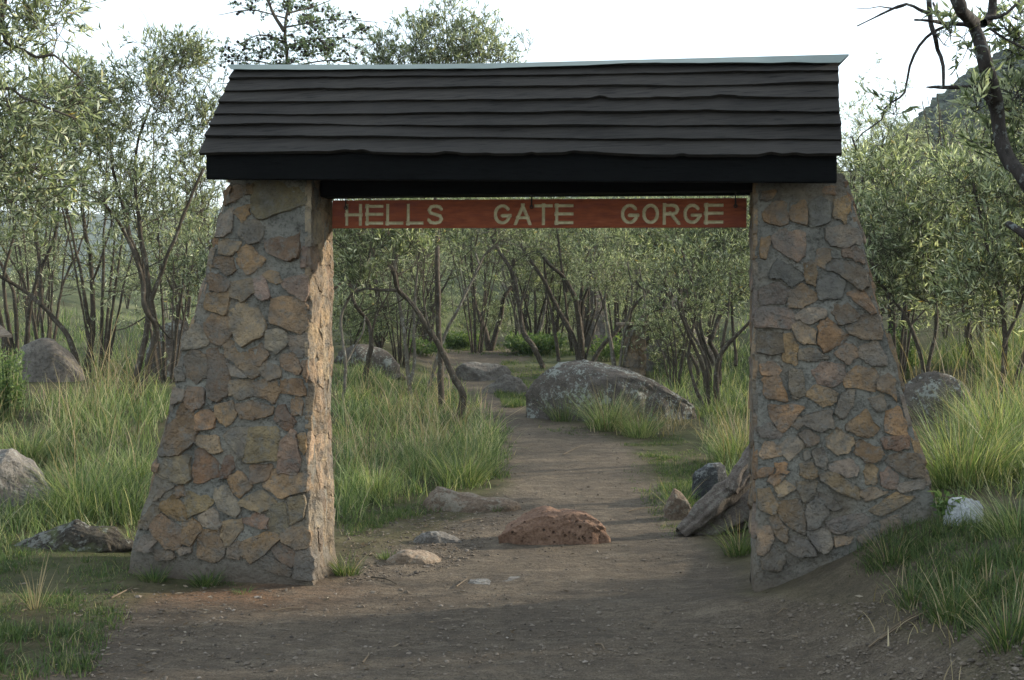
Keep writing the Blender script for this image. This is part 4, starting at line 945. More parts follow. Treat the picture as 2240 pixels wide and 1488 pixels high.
T("bush_tree", "pale crooked stem standing in the long grass right of the left pillar",
  [([(899, 872), (891, 802), (884, 725), (878, 690), (872, 650), (865, 600), (862, 520), (855, 440)], 6, 4, .3), ([(896, 840), (907, 790), (905, 700), (912, 600), (918, 540)], 5, 3, .1)],
  [(880, 470, 80, 60, .1, 34), (910, 560, 50, 40, .2, 12)], seed=149, dens=1.35, bare_=70, leafL=(.06, .12), leafmat="leaf_far", barkmat="bark_pale")
T("bush_tree", "dark forked tree right behind the edge of the left pillar",
  [([(797, 832), (808, 780), (813, 745), (802, 700), (775, 665), (760, 600)], 8, 4, .2), ([(811, 760), (820, 700), (850, 640), (860, 560)], 4, 2, .2)],
  [(760, 540, 60, 60, .2, 26), (830, 500, 70, 60, .2, 24)], seed=151, dens=1.35, bare_=70, leafL=(.06, .12), leafmat="leaf_far")
T("bush_tree", "slim forked sapling nearest the sunlit side of the left pillar",
  [([(751, 888), (755, 800), (750, 750), (748, 690), (770, 640), (784, 617), (808, 560), (817, 500)], 5, 3.5, .1), ([(756, 795), (778, 755), (795, 725), (800, 690)], 4, 2, .2)],
  [(800, 470, 70, 50, .1, 34), (750, 520, 50, 60, .1, 20), (770, 590, 40, 30, .1, 8)], seed=157, leafmat="leaf_far", barkmat="bark_pale")
T("bush_tree", "pair of stems forming a V on the far lawn beyond the path bend",
  [([(1068, 762), (1060, 720), (1047, 686), (1038, 650), (1030, 560)], 7, 4, .4), ([(1075, 762), (1093, 697), (1103, 650), (1119, 622), (1125, 540)], 8, 4, -.3), ([(1050, 700), (1062, 650), (1060, 590)], 4, 2, .3)],
  [(1080, 520, 110, 60, 0, 60), (1040, 570, 60, 50, .3, 22), (1140, 560, 60, 50, 0, 20)], seed=163, dens=1.35, bare_=70, leafL=(.06, .12), leafmat="leaf_far")
T("bush_tree", "leaning stem directly behind the left end of the large lichen boulder",
  [([(1187, 800), (1165, 756), (1144, 725), (1134, 661), (1121, 600), (1083, 533), (1060, 480)], 7.5, 5, .3), ([(1134, 680), (1150, 640), (1165, 590)], 3, 2, .2)],
  [(1080, 480, 90, 50, 0, 34), (1150, 540, 50, 50, .2, 16)], seed=167, dens=1.35, bare_=70, leafL=(.06, .12), leafmat="leaf_far")
T("bush_tree", "grey many-stemmed tree fanning out behind the top of the large lichen boulder",
  [([(1265, 785), (1252, 737), (1216, 668), (1188, 610), (1150, 554), (1120, 500)], 8, 4, .3), ([(1270, 785), (1270, 740), (1260, 661), (1234, 610), (1201, 577), (1165, 533)], 10, 4, -.2),
   ([(1222, 785), (1211, 712), (1196, 635), (1190, 560)], 5, 3, .2), ([(1275, 780), (1273, 674), (1293, 610), (1300, 540)], 6, 3, .2), ([(1262, 700), (1275, 620), (1285, 560), (1293, 500)], 5, 3, .5), ([(1240, 640), (1228, 584), (1219, 508)], 5, 3, .1),
   ([(1282, 780), (1300, 720), (1320, 660), (1330, 600)], 3, 2, .4)],
  [(1200, 480, 120, 60, 0, 60), (1290, 500, 90, 60, .3, 44), (1240, 560, 80, 40, .4, 16)], seed=173, dens=1.35, bare_=70, leafL=(.06, .12), leafmat="leaf_far", barkmat="bark")
T("bush_tree", "spreading low-forked tree in front of the stone post beyond the boulder",
  [([(1295, 797), (1316, 758), (1345, 728), (1372, 694), (1400, 655), (1440, 620)], 7, 4, .3), ([(1380, 800), (1387, 758), (1403, 714), (1418, 686), (1454, 668), (1475, 640)], 7, 5, 0), ([(1400, 792), (1412, 755), (1438, 717), (1446, 686), (1462, 662)], 8, 5, 0),
   ([(1461, 663), (1418, 640), (1390, 615), (1367, 594), (1345, 560)], 6, 4, .2), ([(1456, 672), (1482, 712), (1500, 760), (1505, 790)], 5, 4, .2), ([(1462, 660), (1490, 610), (1500, 540)], 4, 2, .3)],
  [(1360, 540, 100, 60, 0, 60), (1470, 540, 90, 70, .2, 60), (1420, 600, 70, 40, 0, 20)], seed=179, dens=1.35, bare_=70, leafL=(.06, .12), leafmat="leaf_far")
T("bush_tree", "tangled dark-stemmed tree close to the left side of the right pillar",
  [([(1574, 845), (1569, 784), (1553, 751), (1558, 737), (1584, 679), (1643, 617), (1680, 560)], 8, 4, .2), ([(1551, 810), (1533, 751), (1515, 700), (1490, 661), (1480, 600)], 7, 3, 0), ([(1525, 812), (1507, 766), (1480, 706), (1455, 690)], 5, 3, .2),
   ([(1610, 800), (1607, 758), (1602, 686), (1600, 600)], 5, 3, .3), ([(1560, 800), (1530, 712), (1540, 620), (1560, 540)], 5, 3, .4)],
  [(1560, 520, 100, 60, 0, 74), (1600, 620, 60, 60, .2, 34), (1500, 600, 60, 60, .2, 22), (1640, 520, 60, 60, .2, 26)], seed=181, dens=1.35, bare_=70, leafL=(.06, .12), leafmat="leaf_far")
T("bush_tree", "leafy pale-green thicket tree immediately right of the right pillar",
  [([(2017, 800), (1986, 703), (1950, 650), (1915, 600), (1900, 500)], 6, 3, .2), ([(2030, 800), (2050, 700), (2040, 600), (2000, 480)], 6, 3, .2), ([(2113, 740), (2127, 641), (2128, 431), (2120, 330)], 7, 4, .1), ([(1990, 712), (2060, 640), (2100, 600)], 3, 2, .1)],
  [(1950, 490, 120, 130, 0, 80), (2070, 470, 130, 140, .2, 80), (1920, 370, 80, 50, 0, 18), (2000, 610, 130, 90, .2, 50), (2130, 520, 100, 140, .4, 50), (1900, 600, 60, 100, .3, 22)], seed=191, dens=1.3, bare_=60, d=12.5, leafL=(.055, .11))
T("bush_tree", "broad grey-green thicket tree filling the right edge above the tall grass",
  [([(2190, 850), (2200, 740), (2180, 620), (2150, 500), (2130, 400)], 8, 4, .2), ([(2215, 860), (2260, 700), (2280, 550)], 8, 4, .2), ([(2195, 760), (2240, 640), (2235, 500)], 5, 3, 0)],
  [(2200, 560, 120, 120, 0, 70), (2240, 420, 110, 110, 0, 60), (2120, 400, 90, 70, .3, 26), (2120, 640, 100, 80, .2, 30), (2340, 500, 120, 150, .3, 50)], seed=193, d=11, dens=1.25, bare_=60, leafL=(.055, .11))

# ---- thicket behind: prototypes copied
def proto(seed, h, spread, leafmat, nst=4, barkmat="bark", dens=1.0, **kw):
    r = np.random.default_rng(seed); S = []
    for k in range(nst):
        a = r.uniform(0, 2 * math.pi); P = [np.array([.1 * math.cos(a), .1 * math.sin(a), -.1])]
        for j, f in enumerate((.25, .5, .75)):
            P.append(np.array([math.cos(a), math.sin(a), 0]) * spread * f * .8 + np.array([0, 0, h * f]) + r.normal(0, .12, 3))
        S.append((np.array(P), r.uniform(.035, .06), .014))
    B = []
    for k in range(5):
        a = r.uniform(0, 2 * math.pi); q = spread * r.uniform(.2, .8); B.append((np.array([q * math.cos(a), q * math.sin(a), h * r.uniform(.55, .85)]), (spread * .55, spread * .55, h * .19), int(34 * dens)))
    return make_tree("bush_tree", "x", S, B, leafmat=leafmat, barkmat=barkmat, seed=seed, base=(0, 0, 0), **kw)
protos = [proto(301, 4.2, 1.3, "leaf_far"), proto(302, 3.8, 1.5, "leaf_far", 5), proto(303, 4.8, 1.4, "leaf", 4), proto(304, 3.4, 1.3, "leaf_far", 3, "bark_pale"), proto(305, 5.0, 1.6, "leaf_far", 5, "bark_dark")]
def shrub(seed, h, w, leafmat):
    r = np.random.default_rng(seed); S = [(np.array([[0, 0, -.1], [.2 * math.cos(a), .2 * math.sin(a), h * .3], [w * .5 * math.cos(a), w * .5 * math.sin(a), h * .65]]), .02, .008) for a in r.uniform(0, 6.28, 5)]
    B = [(np.array([0, 0, h * .45]), (w, w, h * .4), 90), (np.array([w * .3, 0, h * .7]), (w * .5, w * .5, h * .25), 34), (np.array([-w * .4, .1, h * .65]), (w * .4, w * .5, h * .3), 34)]
    return make_tree("shrub", "x", S, B, leafmat=leafmat, seed=seed, base=(0, 0, 0), leafL=(.06, .12), per=(4, 7))
def airy(seed, h, w, mat):
    r = np.random.default_rng(seed); S = []
    for a in np.linspace(0, 6.28, 8)[:-1] + r.uniform(-.3, .3, 7):
        e_ = r.uniform(.5, 1.0); S.append((np.array([[.1 * math.cos(a), .1 * math.sin(a), -.1], [w * .3 * e_ * math.cos(a), w * .3 * e_ * math.sin(a), h * .3], [w * .6 * e_ * math.cos(a) + r.normal(0, .1), w * .6 * e_ * math.sin(a), h * .62], [w * .8 * e_ * math.cos(a), w * .8 * e_ * math.sin(a) + r.normal(0, .1), h * .88]]), r.uniform(.018, .03), .007))
    B = [(np.array([0, 0, h * .58]), (w, w, h * .42), 110)]
    return make_tree("bush_tree", "x", S, B, leafmat=mat, seed=seed, base=(0, 0, 0), leafL=(.06, .12), per=(3, 7), bare_=60)
protos += [shrub(311, 2.3, 1.3, "leaf_far"), shrub(312, 3.0, 1.5, "leaf"), shrub(313, 1.6, 1.1, "leaf_far"), airy(321, 3.6, 1.3, "leaf"), airy(322, 4.2, 1.5, "leaf"), airy(323, 3.0, 1.3, "leaf_far")]
used = [False] * len(protos)
HIDDEN = {(4.24, 59.39), (-4.24, 37.63), (-8.28, 58.15), (4.65, 17.69), (9.35, 16.92), (-26.72, 55.45), (-28.65, 64.48), (-12.45, 49.89), (6.8, 32.2), (9.9, 42.6), (0.1, 42.5), (-8.6, 43.9), (-6.3, 40.8), (-4.3, 43.9), (-8.8, 40.9), (-7.7, 58.1), (8.8, 61.1), (14.1, 64.5), (-3, 57.1), (3, 65.7), (11.9, 54.2), (13.8, 58.6), (2.6, 57.8), (-8.1, 51.4), (-5.7, 64.5), (10.1, 46.7), (3.2, 30), (-5, 45.4), (-9, 55.9), (-6.5, 54.1), (9.1, 41.4), (-4.3, 59.8), (-4, 41.9), (8.9, 43.2), (-1.8, 62.2), (2.6, 45.4), (0.1, 58.6), (1.4, 61.7), (8.1, 37.1), (7.1, 64.8), (-6.7, 48.8), (-8.3, 58.1), (7.7, 57.7), (9.6, 47.2), (-7.1, 44.5), (-4.5, 48.7), (-7.1, 61.6), (2, 43.1), (-6.4, 56.7), (-3.9, 58.5), (4.7, 17.7), (6.3, 21.3), (5, 22.2), (6.6, 23.1), (6.8, 24.2), (7.3, 14.7), (9.3, 16.9), (9, 14.6), (4.6, 18.9), (5, 19.9), (-4.2, 20.4), (-4.6, 22.1), (-5.1, 26.2), (-13.3, 51.9), (-10.7, 51.1), (-8.2, 41.7), (-7.7, 43.6), (-11.9, 67.9), (-31.7, 64.9), (-7.3, 44.6), (-10, 51.6), (-26.7, 55.5), (-28.6, 64.5), (-12.4, 49.9), (-12.2, 49.3), (-23.5, 49.8)}   # spots wholly hidden behind nearer plants
def zone(x, y, kind):
    px = CX + x * F / y; far = "far back" if y > 36 else "in the middle distance" if y > 24 else "close behind the nearer stems"
    if px < 500: w = "at the left of the left pillar"
    elif px < 1000: w = "under the sign's first word"
    elif px < 1300: w = "under the sign's middle word"
    elif px < 1660: w = "under the sign's last word"
    else: w = "right of the right pillar"
    return f"{kind} {far}, {w}"
def place(k, x, y, s, rz, label, group, z=None):
    j = random.uniform(.92, 1.08)
    if "bank" not in group and any(abs(x - a) < .07 and abs(y - b) < .07 for a, b in HIDDEN): return None
    if label.startswith(("slim", "rounded", "small bush")): label = zone(x, y, "slim thicket tree" if label[0:2] == "sl" else "rounded grey-green shrub" if label[0] == "r" else "small bush on the slope")
    src = protos[k]
    if used[k]:
        o = src.copy(); COL.objects.link(o)
        for ch in src.children:
            c = ch.copy(); COL.objects.link(c); c.parent = o
    else: o = src; used[k] = True
    o.location = (x, y, float(H(x, y)) if z is None else z); o.scale = (s, s, s * j); o.rotation_euler = (0, 0, rz); tag(o, label, "shrub" if k in (5, 6, 7) else "tree", group)
    return o
GT = "bush trees of the thicket beyond the gate"
r = np.random.default_rng(77); spots = []
def far_row(n, x0, x1, y0, y1, smin, smax, mind):
    k = 0
    for _ in range(n * 40):
        if k >= n: break
        y = r.uniform(y0, y1); x = r.uniform(x0, x1) * y / 25
        if all((x - a) ** 2 + (y - b) ** 2 > mind ** 2 for a, b in spots):
            # keep the lawn and path free
            if 14 < y < 27 and -2.9 < x < .9: continue
            spots.append((x, y)); k += 1
            place(int(r.integers(5)), x, y, r.uniform(smin, smax), r.uniform(0, 6.28), "slim grey-green bush tree among the crowded stems of the thicket beyond the gate", GT)
far_row(10, -3.5, 5.5, 27, 33, .7, .95, 1.7)
far_row(12, -6, 8, 34, 44, .7, 1.0, 2.2)
far_row(14, -7, 10, 46, 66, .8, 1.2, 3.2)
for (x, y, s, k, lab) in ((2.6, 15.5, .72, 1, "leafy bush tree just behind the tangled dark stems left of the right pillar"), (3.6, 18, .85, 0, "bush tree whose crown meets the upper left edge of the right pillar, behind the tangle"),
    (1.8, 20.5, .8, 3, "pale-stemmed bush tree rising just left of the stone post"), (3.1, 22.5, .9, 2, "taller bush tree in front of the large boulder right of the stone post"),
    (-3.2, 19, .75, 1, "bush tree half hidden behind the sunlit edge of the left pillar"), (-2.4, 22.5, .85, 0, "bush tree behind the mossy grey boulder, under the first word of the sign"),
    (4.9, 15.5, .8, 4, "dark-stemmed bush tree touching the outer upper edge of the right pillar"), (5.6, 19, .95, 2, "taller bush tree peeping out behind the roof's right end"),
    (8.5, 21, 1.1, 1, "bush tree far back below the steep hill, behind the right-edge thicket"),
    (-7.2, 17.5, .8, 2, "bush tree behind the rounded brown boulder at the left edge"), (1.35, 25.8, .85, 0, "bush tree behind the fanning grey stems beyond the lichen boulder"),
    (-1.9, 26.5, .8, 2, "bush tree at the far end of the lawn behind the curved dark tree"), (.35, 27.3, .85, 3, "pale bush tree behind the V-shaped pair of stems")):
    place(k, x, y, s, r.uniform(0, 6.28), lab, "bush trees around the path behind the gate")
GS = "low shrubs filling the thicket behind the gate"
sp2 = []
for (n, x0, x1, y0, y1, smin, smax) in ((14, -3.0, 6.0, 28.5, 33, .5, .75), (34, -5, 9, 34, 66, .7, 1.25), (10, 2.6, 7.0, 15, 26, .45, .7), (9, 3.8, 10, 13.5, 22, .55, .8), (9, -5.2, -2.4, 19, 27, .5, .75)):
    k = 0
    for _ in range(n * 30):
        if k >= n: break
        y = r.uniform(y0, y1); x = r.uniform(x0, x1) * (y / 30 if y0 > 27 else 1)
        if all((x - a) ** 2 + (y - b) ** 2 > 1.1 for a, b in sp2):
            sp2.append((x, y)); k += 1; place(5 + int(r.integers(3)), x, y, r.uniform(smin, smax), r.uniform(0, 6.28), "rounded grey-green shrub filling the gaps between the stems of the thicket", GS)
for _ in range(26):
    y = r.uniform(24, 75); x = -y * r.uniform(.16, .50)
    place(int(r.choice([5, 6, 7, 5, 6, 1, 3])), x, y, r.uniform(.4, .8) * (1 + y / 150), r.uniform(0, 6.28), "small bush dotting the open green slope left of the gate", "bushes on the open slope at the left")
AIRY = [(-4.4, 15.2, .85, 8, "wispy pale bush directly behind the twin stems left of the left pillar"), (-5.7, 16.5, .95, 9, "wispy pale bush between the rounded boulder and the twin stems"),
 (-7.6, 19.5, 1.0, 8, "wispy bush further behind the rounded boulder at the far left"), (-5.2, 19.5, .95, 10, "grey wispy bush behind the rock outcrop beside the left pillar"), (-4.0, 17.5, .8, 9, "wispy bush peeping out at the left edge of the left pillar"),
 (-9.4, 23.5, 1.0, 9, "wispy bush standing out on the open slope at the far left"), (-6.8, 24.5, .95, 8, "wispy bush on the open slope behind the twin stems"),
 (-1.9, 20.5, .75, 8, "wispy bush behind the pale crooked stem in the arch"), (-.75, 25.2, .85, 9, "wispy bush at the back of the lawn behind the curved dark tree"), (1.0, 28.2, .95, 10, "wispy bush behind the V-shaped stems at the back of the lawn"),
 (2.2, 24.5, .9, 8, "wispy bush just behind the stone post"), (2.5, 18.3, .7, 10, "wispy bush between the boulder slope and the tangled stems"), (3.9, 24.5, 1.0, 9, "wispy bush behind the tangled stems by the right pillar"), (-2.9, 27.2, 1.0, 9, "wispy bush far behind the first word of the sign"), (.2, 31.0, 1.0, 8, "wispy bush far behind the middle of the arch"),
 (4.35, 13.6, .8, 8, "wispy sunlit bush touching the outer edge of the right pillar"), (5.7, 14.6, .85, 9, "wispy bush behind the dark leaning trunk at the right"), (6.9, 16.8, 1.0, 8, "wispy bush at the right edge below the steep hill")]
for (x, y, s, k, lab) in AIRY: place(k, x, y, s, r.uniform(0, 6.28), lab, "wispy bushes among the trees")
# unseen bushes added on the bank past the right edge to shade the foreground
for (x, y, s, k) in ((5.4, 7.2, 1.1, 6), (6.8, 7.7, 1.25, 6), (5.2, 5.2, .75, 2), (6.6, 6.9, .85, 0), (8.2, 4.4, 1.0, 4), (10.5, 7.0, 1.1, 1), (5.4, 6.6, .8, 6), (6.9, 7.1, 1.0, 5), (4.7, 5.9, .8, 5), (6.2, 5.2, .9, 6), (4.3, 4.9, .85, 5), (5.4, 5.2, .9, 6)):
    place(k, x, y, s, r.uniform(0, 6.28), "bush growing on the bank beyond the right edge, shading the foreground", "unseen bush trees added on the right bank")

for k_, u_ in enumerate(used):
    if not u_:
        for ch in list(protos[k_].children): bpy.data.objects.remove(ch)
        bpy.data.objects.remove(protos[k_])
# ---- grass
def blades(mb, base, L, W, lean, bend, rng, seg=3, az=None):
    n = len(base); az = rng.uniform(0, 2 * math.pi, n) if az is None else az
    dh = np.stack([np.cos(az), np.sin(az), np.zeros(n)], 1); fa = az + math.pi / 2 + rng.normal(0, .5, n)
    sd_ = np.stack([np.cos(fa), np.sin(fa), np.zeros(n)], 1); rows = []
    for k in range(seg + 1):
        t = k / seg; ang = lean + bend * t
        hgt = np.cos(lean + bend * t * .5) * L * t; out = np.sin(lean + bend * t * .6) * L * t
        p = base + dh * out[:, None]; p[:, 2] += np.maximum(hgt, .02 * t)
        if k == seg: rows.append(p[:, None])
        else:
            w = (W * (1 - .75 * t))[:, None] * .5; rows.append(np.stack([p - sd_ * w, p + sd_ * w], 1))
    V = np.concatenate(rows, 1); m = 2 * seg + 1; V = V.reshape(-1, 3); i = np.arange(n)[:, None] * m
    Q = np.vstack([i + np.array([[2 * k, 2 * k + 1, 2 * k + 3, 2 * k + 2]]) for k in range(seg - 1)]); Tt = i + np.array([[2 * seg - 2, 2 * seg - 1, 2 * seg]])
    mb.add(V, Tt, Q)
def field(name, label, polys, mat, cat="grass", clump=7, spread=.06):
    """polys: (pixel polygon, clumps, blade length range, lean)"""
    mb = MB(); rng = np.random.default_rng(abs(hash(name + label)) % 9999 if False else len(label) * 31 + len(polys))
    for poly, n, (l0, l1), lean in polys:
        q = sample_poly(poly, n); q = q[~(in_poly(q[:, 0], q[:, 1], [(-130, 1040), (125, 1040), (140, 1125), (-130, 1135)]) | in_poly(q[:, 0], q[:, 1], [(40, 1188), (290, 1188), (280, 1214), (50, 1212)]) | in_poly(q[:, 0], q[:, 1], [(20, 815), (200, 815), (200, 880), (20, 880)]))] ; n = len(q); P = G(q[:, 0], q[:, 1]); m = n2(P[:, 0], P[:, 1], 1.5, 3, 12) ; m2 = n2(P[:, 0], P[:, 1], 4.5, 2, 19); P = P[(m * .9 + m2 * .9 + rng.uniform(-.35, .35, n)) > (-.03 if l1 > .2 else -.06)]
        if lean == -1: P = P[bare(P[:, 0], P[:, 1]) < .55]
        hs = np.clip(.70 + 1.0 * n2(P[:, 0], P[:, 1], 1.3, 3, 14) + .2 * rng.normal(size=len(P)), .25, 1.3)
        B = np.repeat(P, clump, 0); hh = np.repeat(hs, clump); sp = np.repeat(spread * rng.uniform(.4, 1.4, len(P)), clump)
        B[:, :2] += rng.normal(0, 1, (len(B), 2)) * sp[:, None]; B[:, 2] = H(B[:, 0], B[:, 1]) - .01; nn = len(B)
        L = rng.uniform(l0, l1, nn) * hh; W = rng.uniform(.003, .0095, nn) * (1 + .05 * np.clip(B[:, 1] - 8, 0, 20)) * (1 if l1 > .2 else .8)
        blades(mb, B, L, W, np.abs(rng.normal(.16, .28, nn)), np.abs(rng.normal(.65, .65, nn)), rng, 4 if l1 > .2 else 2)
    o = _link(name, mb.mesh(name, M[mat])); tag(o, label, cat); o["kind"] = "stuff"; return o
field("tall_grass", "tall green and yellow grass growing left of the pillars and the path",
  [([(-120, 830), (300, 850), (380, 880), (345, 1010), (310, 1150), (-120, 1160)], 3000, (.1, .46), 0),
   ([(-120, 1080), (300, 1100), (290, 1190), (-120, 1200)], 500, (.1, .3), 0),
   ([(728, 830), (1000, 850), (1060, 910), (1085, 960), (1085, 1060), (1000, 1080), (880, 1110), (735, 1150)], 2700, (.1, .42), 0),
   ([(730, 790), (1000, 800), (1010, 860), (730, 850)], 400, (.1, .3), 0),
   ([(1540, 905), (1645, 880), (1645, 1030), (1600, 1070), (1560, 990)], 800, (.15, .42), 0),
   ([(1430, 780), (1650, 770), (1650, 900), (1540, 920), (1440, 860)], 1100, (.12, .4), 0),
   ([(2100, 925), (2360, 850), (2360, 1090), (2110, 1090), (2070, 1010)], 1200, (.15, .5), 0),
   ([(1960, 790), (2360, 770), (2360, 860), (2150, 880), (2140, 815), (1960, 810)], 1200, (.2, .55), 0),
   ([(-110, 680), (430, 690), (430, 835), (-110, 825)], 1500, (.15, .5), 0), ([(730, 650), (1650, 640), (1650, 755), (730, 750)], 1300, (.15, .45), 0),
   ([(1640, 1060), (1650, 1180), (1600, 1190), (1560, 1150)], 90, (.1, .25), 0)], "grass")
field("short_grass", "short green turf and weeds beside the path and in front of the left pillar",
  [([(-120, 1180), (300, 1190), (480, 1230), (520, 1285), (260, 1275), (280, 1330), (180, 1488), (-120, 1500)], 3600, (.025, .12), 0),
   ([(735, 1095), (900, 1100), (1000, 1090), (1030, 1110), (920, 1130), (760, 1180)], 900, (.03, .09), 0),
   ([(1340, 960), (1480, 950), (1560, 1020), (1520, 1090), (1430, 1020)], 1500, (.03, .08), 0),
   ([(1430, 1020), (1640, 1030), (1640, 1170), (1560, 1150), (1450, 1090)], 900, (.04, .1), 0),
   ([(1000, 1060), (1110, 1060), (1120, 960), (1100, 900), (1060, 900), (1060, 1000)], 260, (.03, .1), 0), ([(1390, 1000), (1500, 1160), (1460, 1180), (1370, 1040)], 200, (.02, .06), 0), ([(1180, 925), (1460, 965), (1440, 990), (1180, 940)], 260, (.02, .07), 0),
   ([(1070, 850), (1180, 850), (1150, 890), (1110, 895)], 700, (.05, .12), 0),
   ([(880, 745), (1400, 745), (1400, 790), (1200, 785), (880, 768)], 2600, (.04, .12), 0),
   ([(1100, 790), (1200, 790), (1180, 850), (1080, 850)], 500, (.04, .12), 0),
   ([(380, 790), (400, 870), (360, 900), (300, 850)], 300, (.04, .1), 0),
   ([(1880, 1190), (2060, 1140), (2300, 1120), (2300, 1180), (2060, 1230), (1940, 1260), (1880, 1240)], 900, (.05, .16), 0),
   ([(1950, 1230), (2300, 1180), (2300, 1460), (2060, 1390)], 1100, (.04, .15), 0)], "grass_short", clump=8, spread=.03)
field("dry_grass", "straw-coloured grass stalks standing among the green grass",
  [([(160, 820), (300, 830), (310, 880), (120, 880)], 80, (.7, 1.15), 0), ([(-100, 840), (340, 870), (300, 1120), (-100, 1120)], 150, (.4, .85), 0),
   ([(740, 850), (1060, 890), (1070, 1000), (740, 1090)], 210, (.35, .75), 0), ([(1290, 925), (1420, 935), (1400, 965), (1290, 950)], 26, (.35, .6), 0),
   ([(1400, 900), (1520, 930), (1460, 960)], 60, (.3, .5), 0),
   ([(1540, 960), (1645, 950), (1645, 1030), (1590, 1040)], 60, (.5, .8), 0), ([(1960, 820), (2300, 830), (2300, 1000), (2000, 900)], 90, (.5, 1.0), 0), ([(1900, 1270), (2300, 1240), (2300, 1488), (1950, 1488)], 60, (.06, .22), 0)], "straw", clump=5, spread=.07)

def tussock(px, py, rad, hgt, n, label, seed, mat="grass", droop=.9, group=None, extra=True):
    g = G(px, py)[0]; rng = np.random.default_rng(seed); root = thing("grass_tussock", label, "grass", group, loc=tuple(g))
    mb = MB(); a = rng.uniform(0, 2 * math.pi, n); q = np.sqrt(rng.uniform(0, 1, n)) * rad * .45
    B = np.stack([g[0] + q * np.cos(a), g[1] + q * np.sin(a), np.zeros(n)], 1); B[:, 2] = H(B[:, 0], B[:, 1]) - .01
    k = q / (rad * .45); L = hgt * rng.uniform(.45, 1.15, n)
    blades(mb, B, L, rng.uniform(.003, .006, n), .1 + .55 * k * rng.uniform(.4, 1.2, n), droop * rng.uniform(.3, 1.4, n), rng, 4, a + rng.normal(0, .5, n))
    link("blades", mb.mesh("blades", M[mat]), root, kind="stuff")
    if extra:
        m2 = MB(); k = max(4, n // 14); a = rng.uniform(0, 2 * math.pi, k); B = np.stack([g[0] + rad * .25 * np.cos(a), g[1] + rad * .25 * np.sin(a), np.full(k, g[2])], 1)
        blades(m2, B, hgt * rng.uniform(.7, 1.35, k), np.full(k, .004), rng.uniform(.1, .8, k), rng.uniform(.1, .6, k), rng, 4, a); link("dry_stalks", m2.mesh("dry_stalks", M["straw"]), root, kind="stuff")
    return root
TU = [(185, 1120, .42, .50, 520, "large fountain-shaped grass tussock between the grey boulder and the left pillar"),
 (60, 1010, .35, .45, 380, "grass tussock directly behind the grey boulder at the left edge"),
 (300, 1060, .3, .42, 320, "bright grass tussock touching the outer edge of the left pillar"),
 (1010, 1060, .42, .5, 560, "dense rounded grass tussock bulging over the left edge of the path"),
 (925, 1040, .35, .45, 380, "dark green grass tussock behind the long flat rock"),
 (820, 1090, .3, .5, 320, "tall grass tussock right of the sunlit side of the left pillar"),
 (1235, 922, .38, .42, 320, "small dark tussock at the foot of the lichen boulder, nearest its left end"),
 (1330, 940, .5, .62, 560, "broad dark green tussock against the middle of the lichen boulder"),
 (1400, 955, .4, .5, 340, "yellowish tussock at the foot of the lichen boulder's lower slope"),
 (1480, 1120, .16, .3, 120, "little grass tuft growing by the small brown stone at the right path edge"),
 (1608, 1025, .35, .6, 420, "tall pale grass tussock behind the dark rounded rock"),
 (1618, 1215, .2, .3, 160, "green tuft at the left foot of the right pillar"),
 (2105, 1065, .55, .62, 900, "big drooping grass tussock overhanging the white painted stone"),
 (2190, 985, .55, .6, 800, "tall shaggy grass tussock at the right edge above the drooping one"),
 (2235, 1180, .35, .35, 360, "leafy green tussock on the bank at the right edge beside the white stone"),
 (1995, 1318, .14, .2, 130, "yellow-green tuft nearest the right pillar on the bare bank"),
 (2085, 1350, .18, .24, 190, "yellow-green tuft with upright stalks in the middle of the bare bank"),
 (2205, 1400, .2, .24, 220, "grass tuft at the lower right corner of the bank"),
 (2130, 1250, .14, .16, 120, "small tuft on the bank below the white painted stone"),
 (1950, 1225, .25, .17, 240, "low green tuft at the outer foot of the right pillar"),
 (758, 1258, .16, .17, 170, "small tuft tucked against the base of the left pillar's sunlit side"),
 (850, 1220, .16, .09, 150, "flat little tuft left of the pale slanting stone"),
 (335, 1272, .16, .12, 160, "sunlit tuft before the left pillar, the left one of two"),
 (452, 1280, .18, .12, 200, "sunlit tuft before the left pillar, the right one of two"),
 (530, 1300, .1, .06, 60, "tiny tuft on the gravel before the left pillar"),
 (1085, 1122, .1, .1, 60, "little tuft in the hollow of the long flat brown rock")]
for k, (px, py, ra, h_, n_, lab) in enumerate(TU): tussock(px, py, ra, h_, n_, lab, 500 + k, "grass" if h_ > .3 else "grass_short", extra=h_ >= .17)
tussock(78, 1335, .08, .30, 26, "thin dry yellow stalks standing alone at the lower left", 590, "straw", .2, extra=False)

# small bright weeds / herbs
def herb(px, py, w, h, n, label, seed, leaf=.035):
    g = G(px, py)[0]; rng = np.random.default_rng(seed); d = g[1]; root = thing("leafy_plant", label, "plant", loc=tuple(g))
    S = MB(); Lm = MB(); W_ = w * d / F / 2; Hh = h * d / F
    for k in range(n):
        a = rng.uniform(0, 6.28); q = W_ * math.sqrt(rng.uniform(0, 1)); e_ = g + np.array([q * math.cos(a), q * math.sin(a), Hh * rng.uniform(.45, 1)]); s = g + (e_ - g) * np.array([.5, .5, 0])
        P = np.array([s, s * .5 + e_ * .5 + rng.normal(0, .01, 3), e_]); tube(S, P, [.003, .0025, .0015], 3)
        m = 10; f = rng.uniform(.25, 1, m)[:, None]; leaves(Lm, s + (e_ - s) * f, rng.normal(0, 1, (m, 3)) + np.array([0, 0, .4]), rng.uniform(.6, 1.2, m) * leaf, rng.uniform(.6, 1.2, m) * leaf * .45, rng)
    link("stems", S.mesh("stems", M["grass"]), root, kind="stuff"); link("foliage", Lm.mesh("foliage", M["leaf_bright"]), root, kind="stuff")
herb(1170, 775, 150, 48, 260, "bright green leafy shrub patch on the far lawn behind the leaning stem", 601, .09)
herb(1010, 765, 90, 42, 120, "low bright green weeds at the far end of the path beyond the gate", 602, .09)
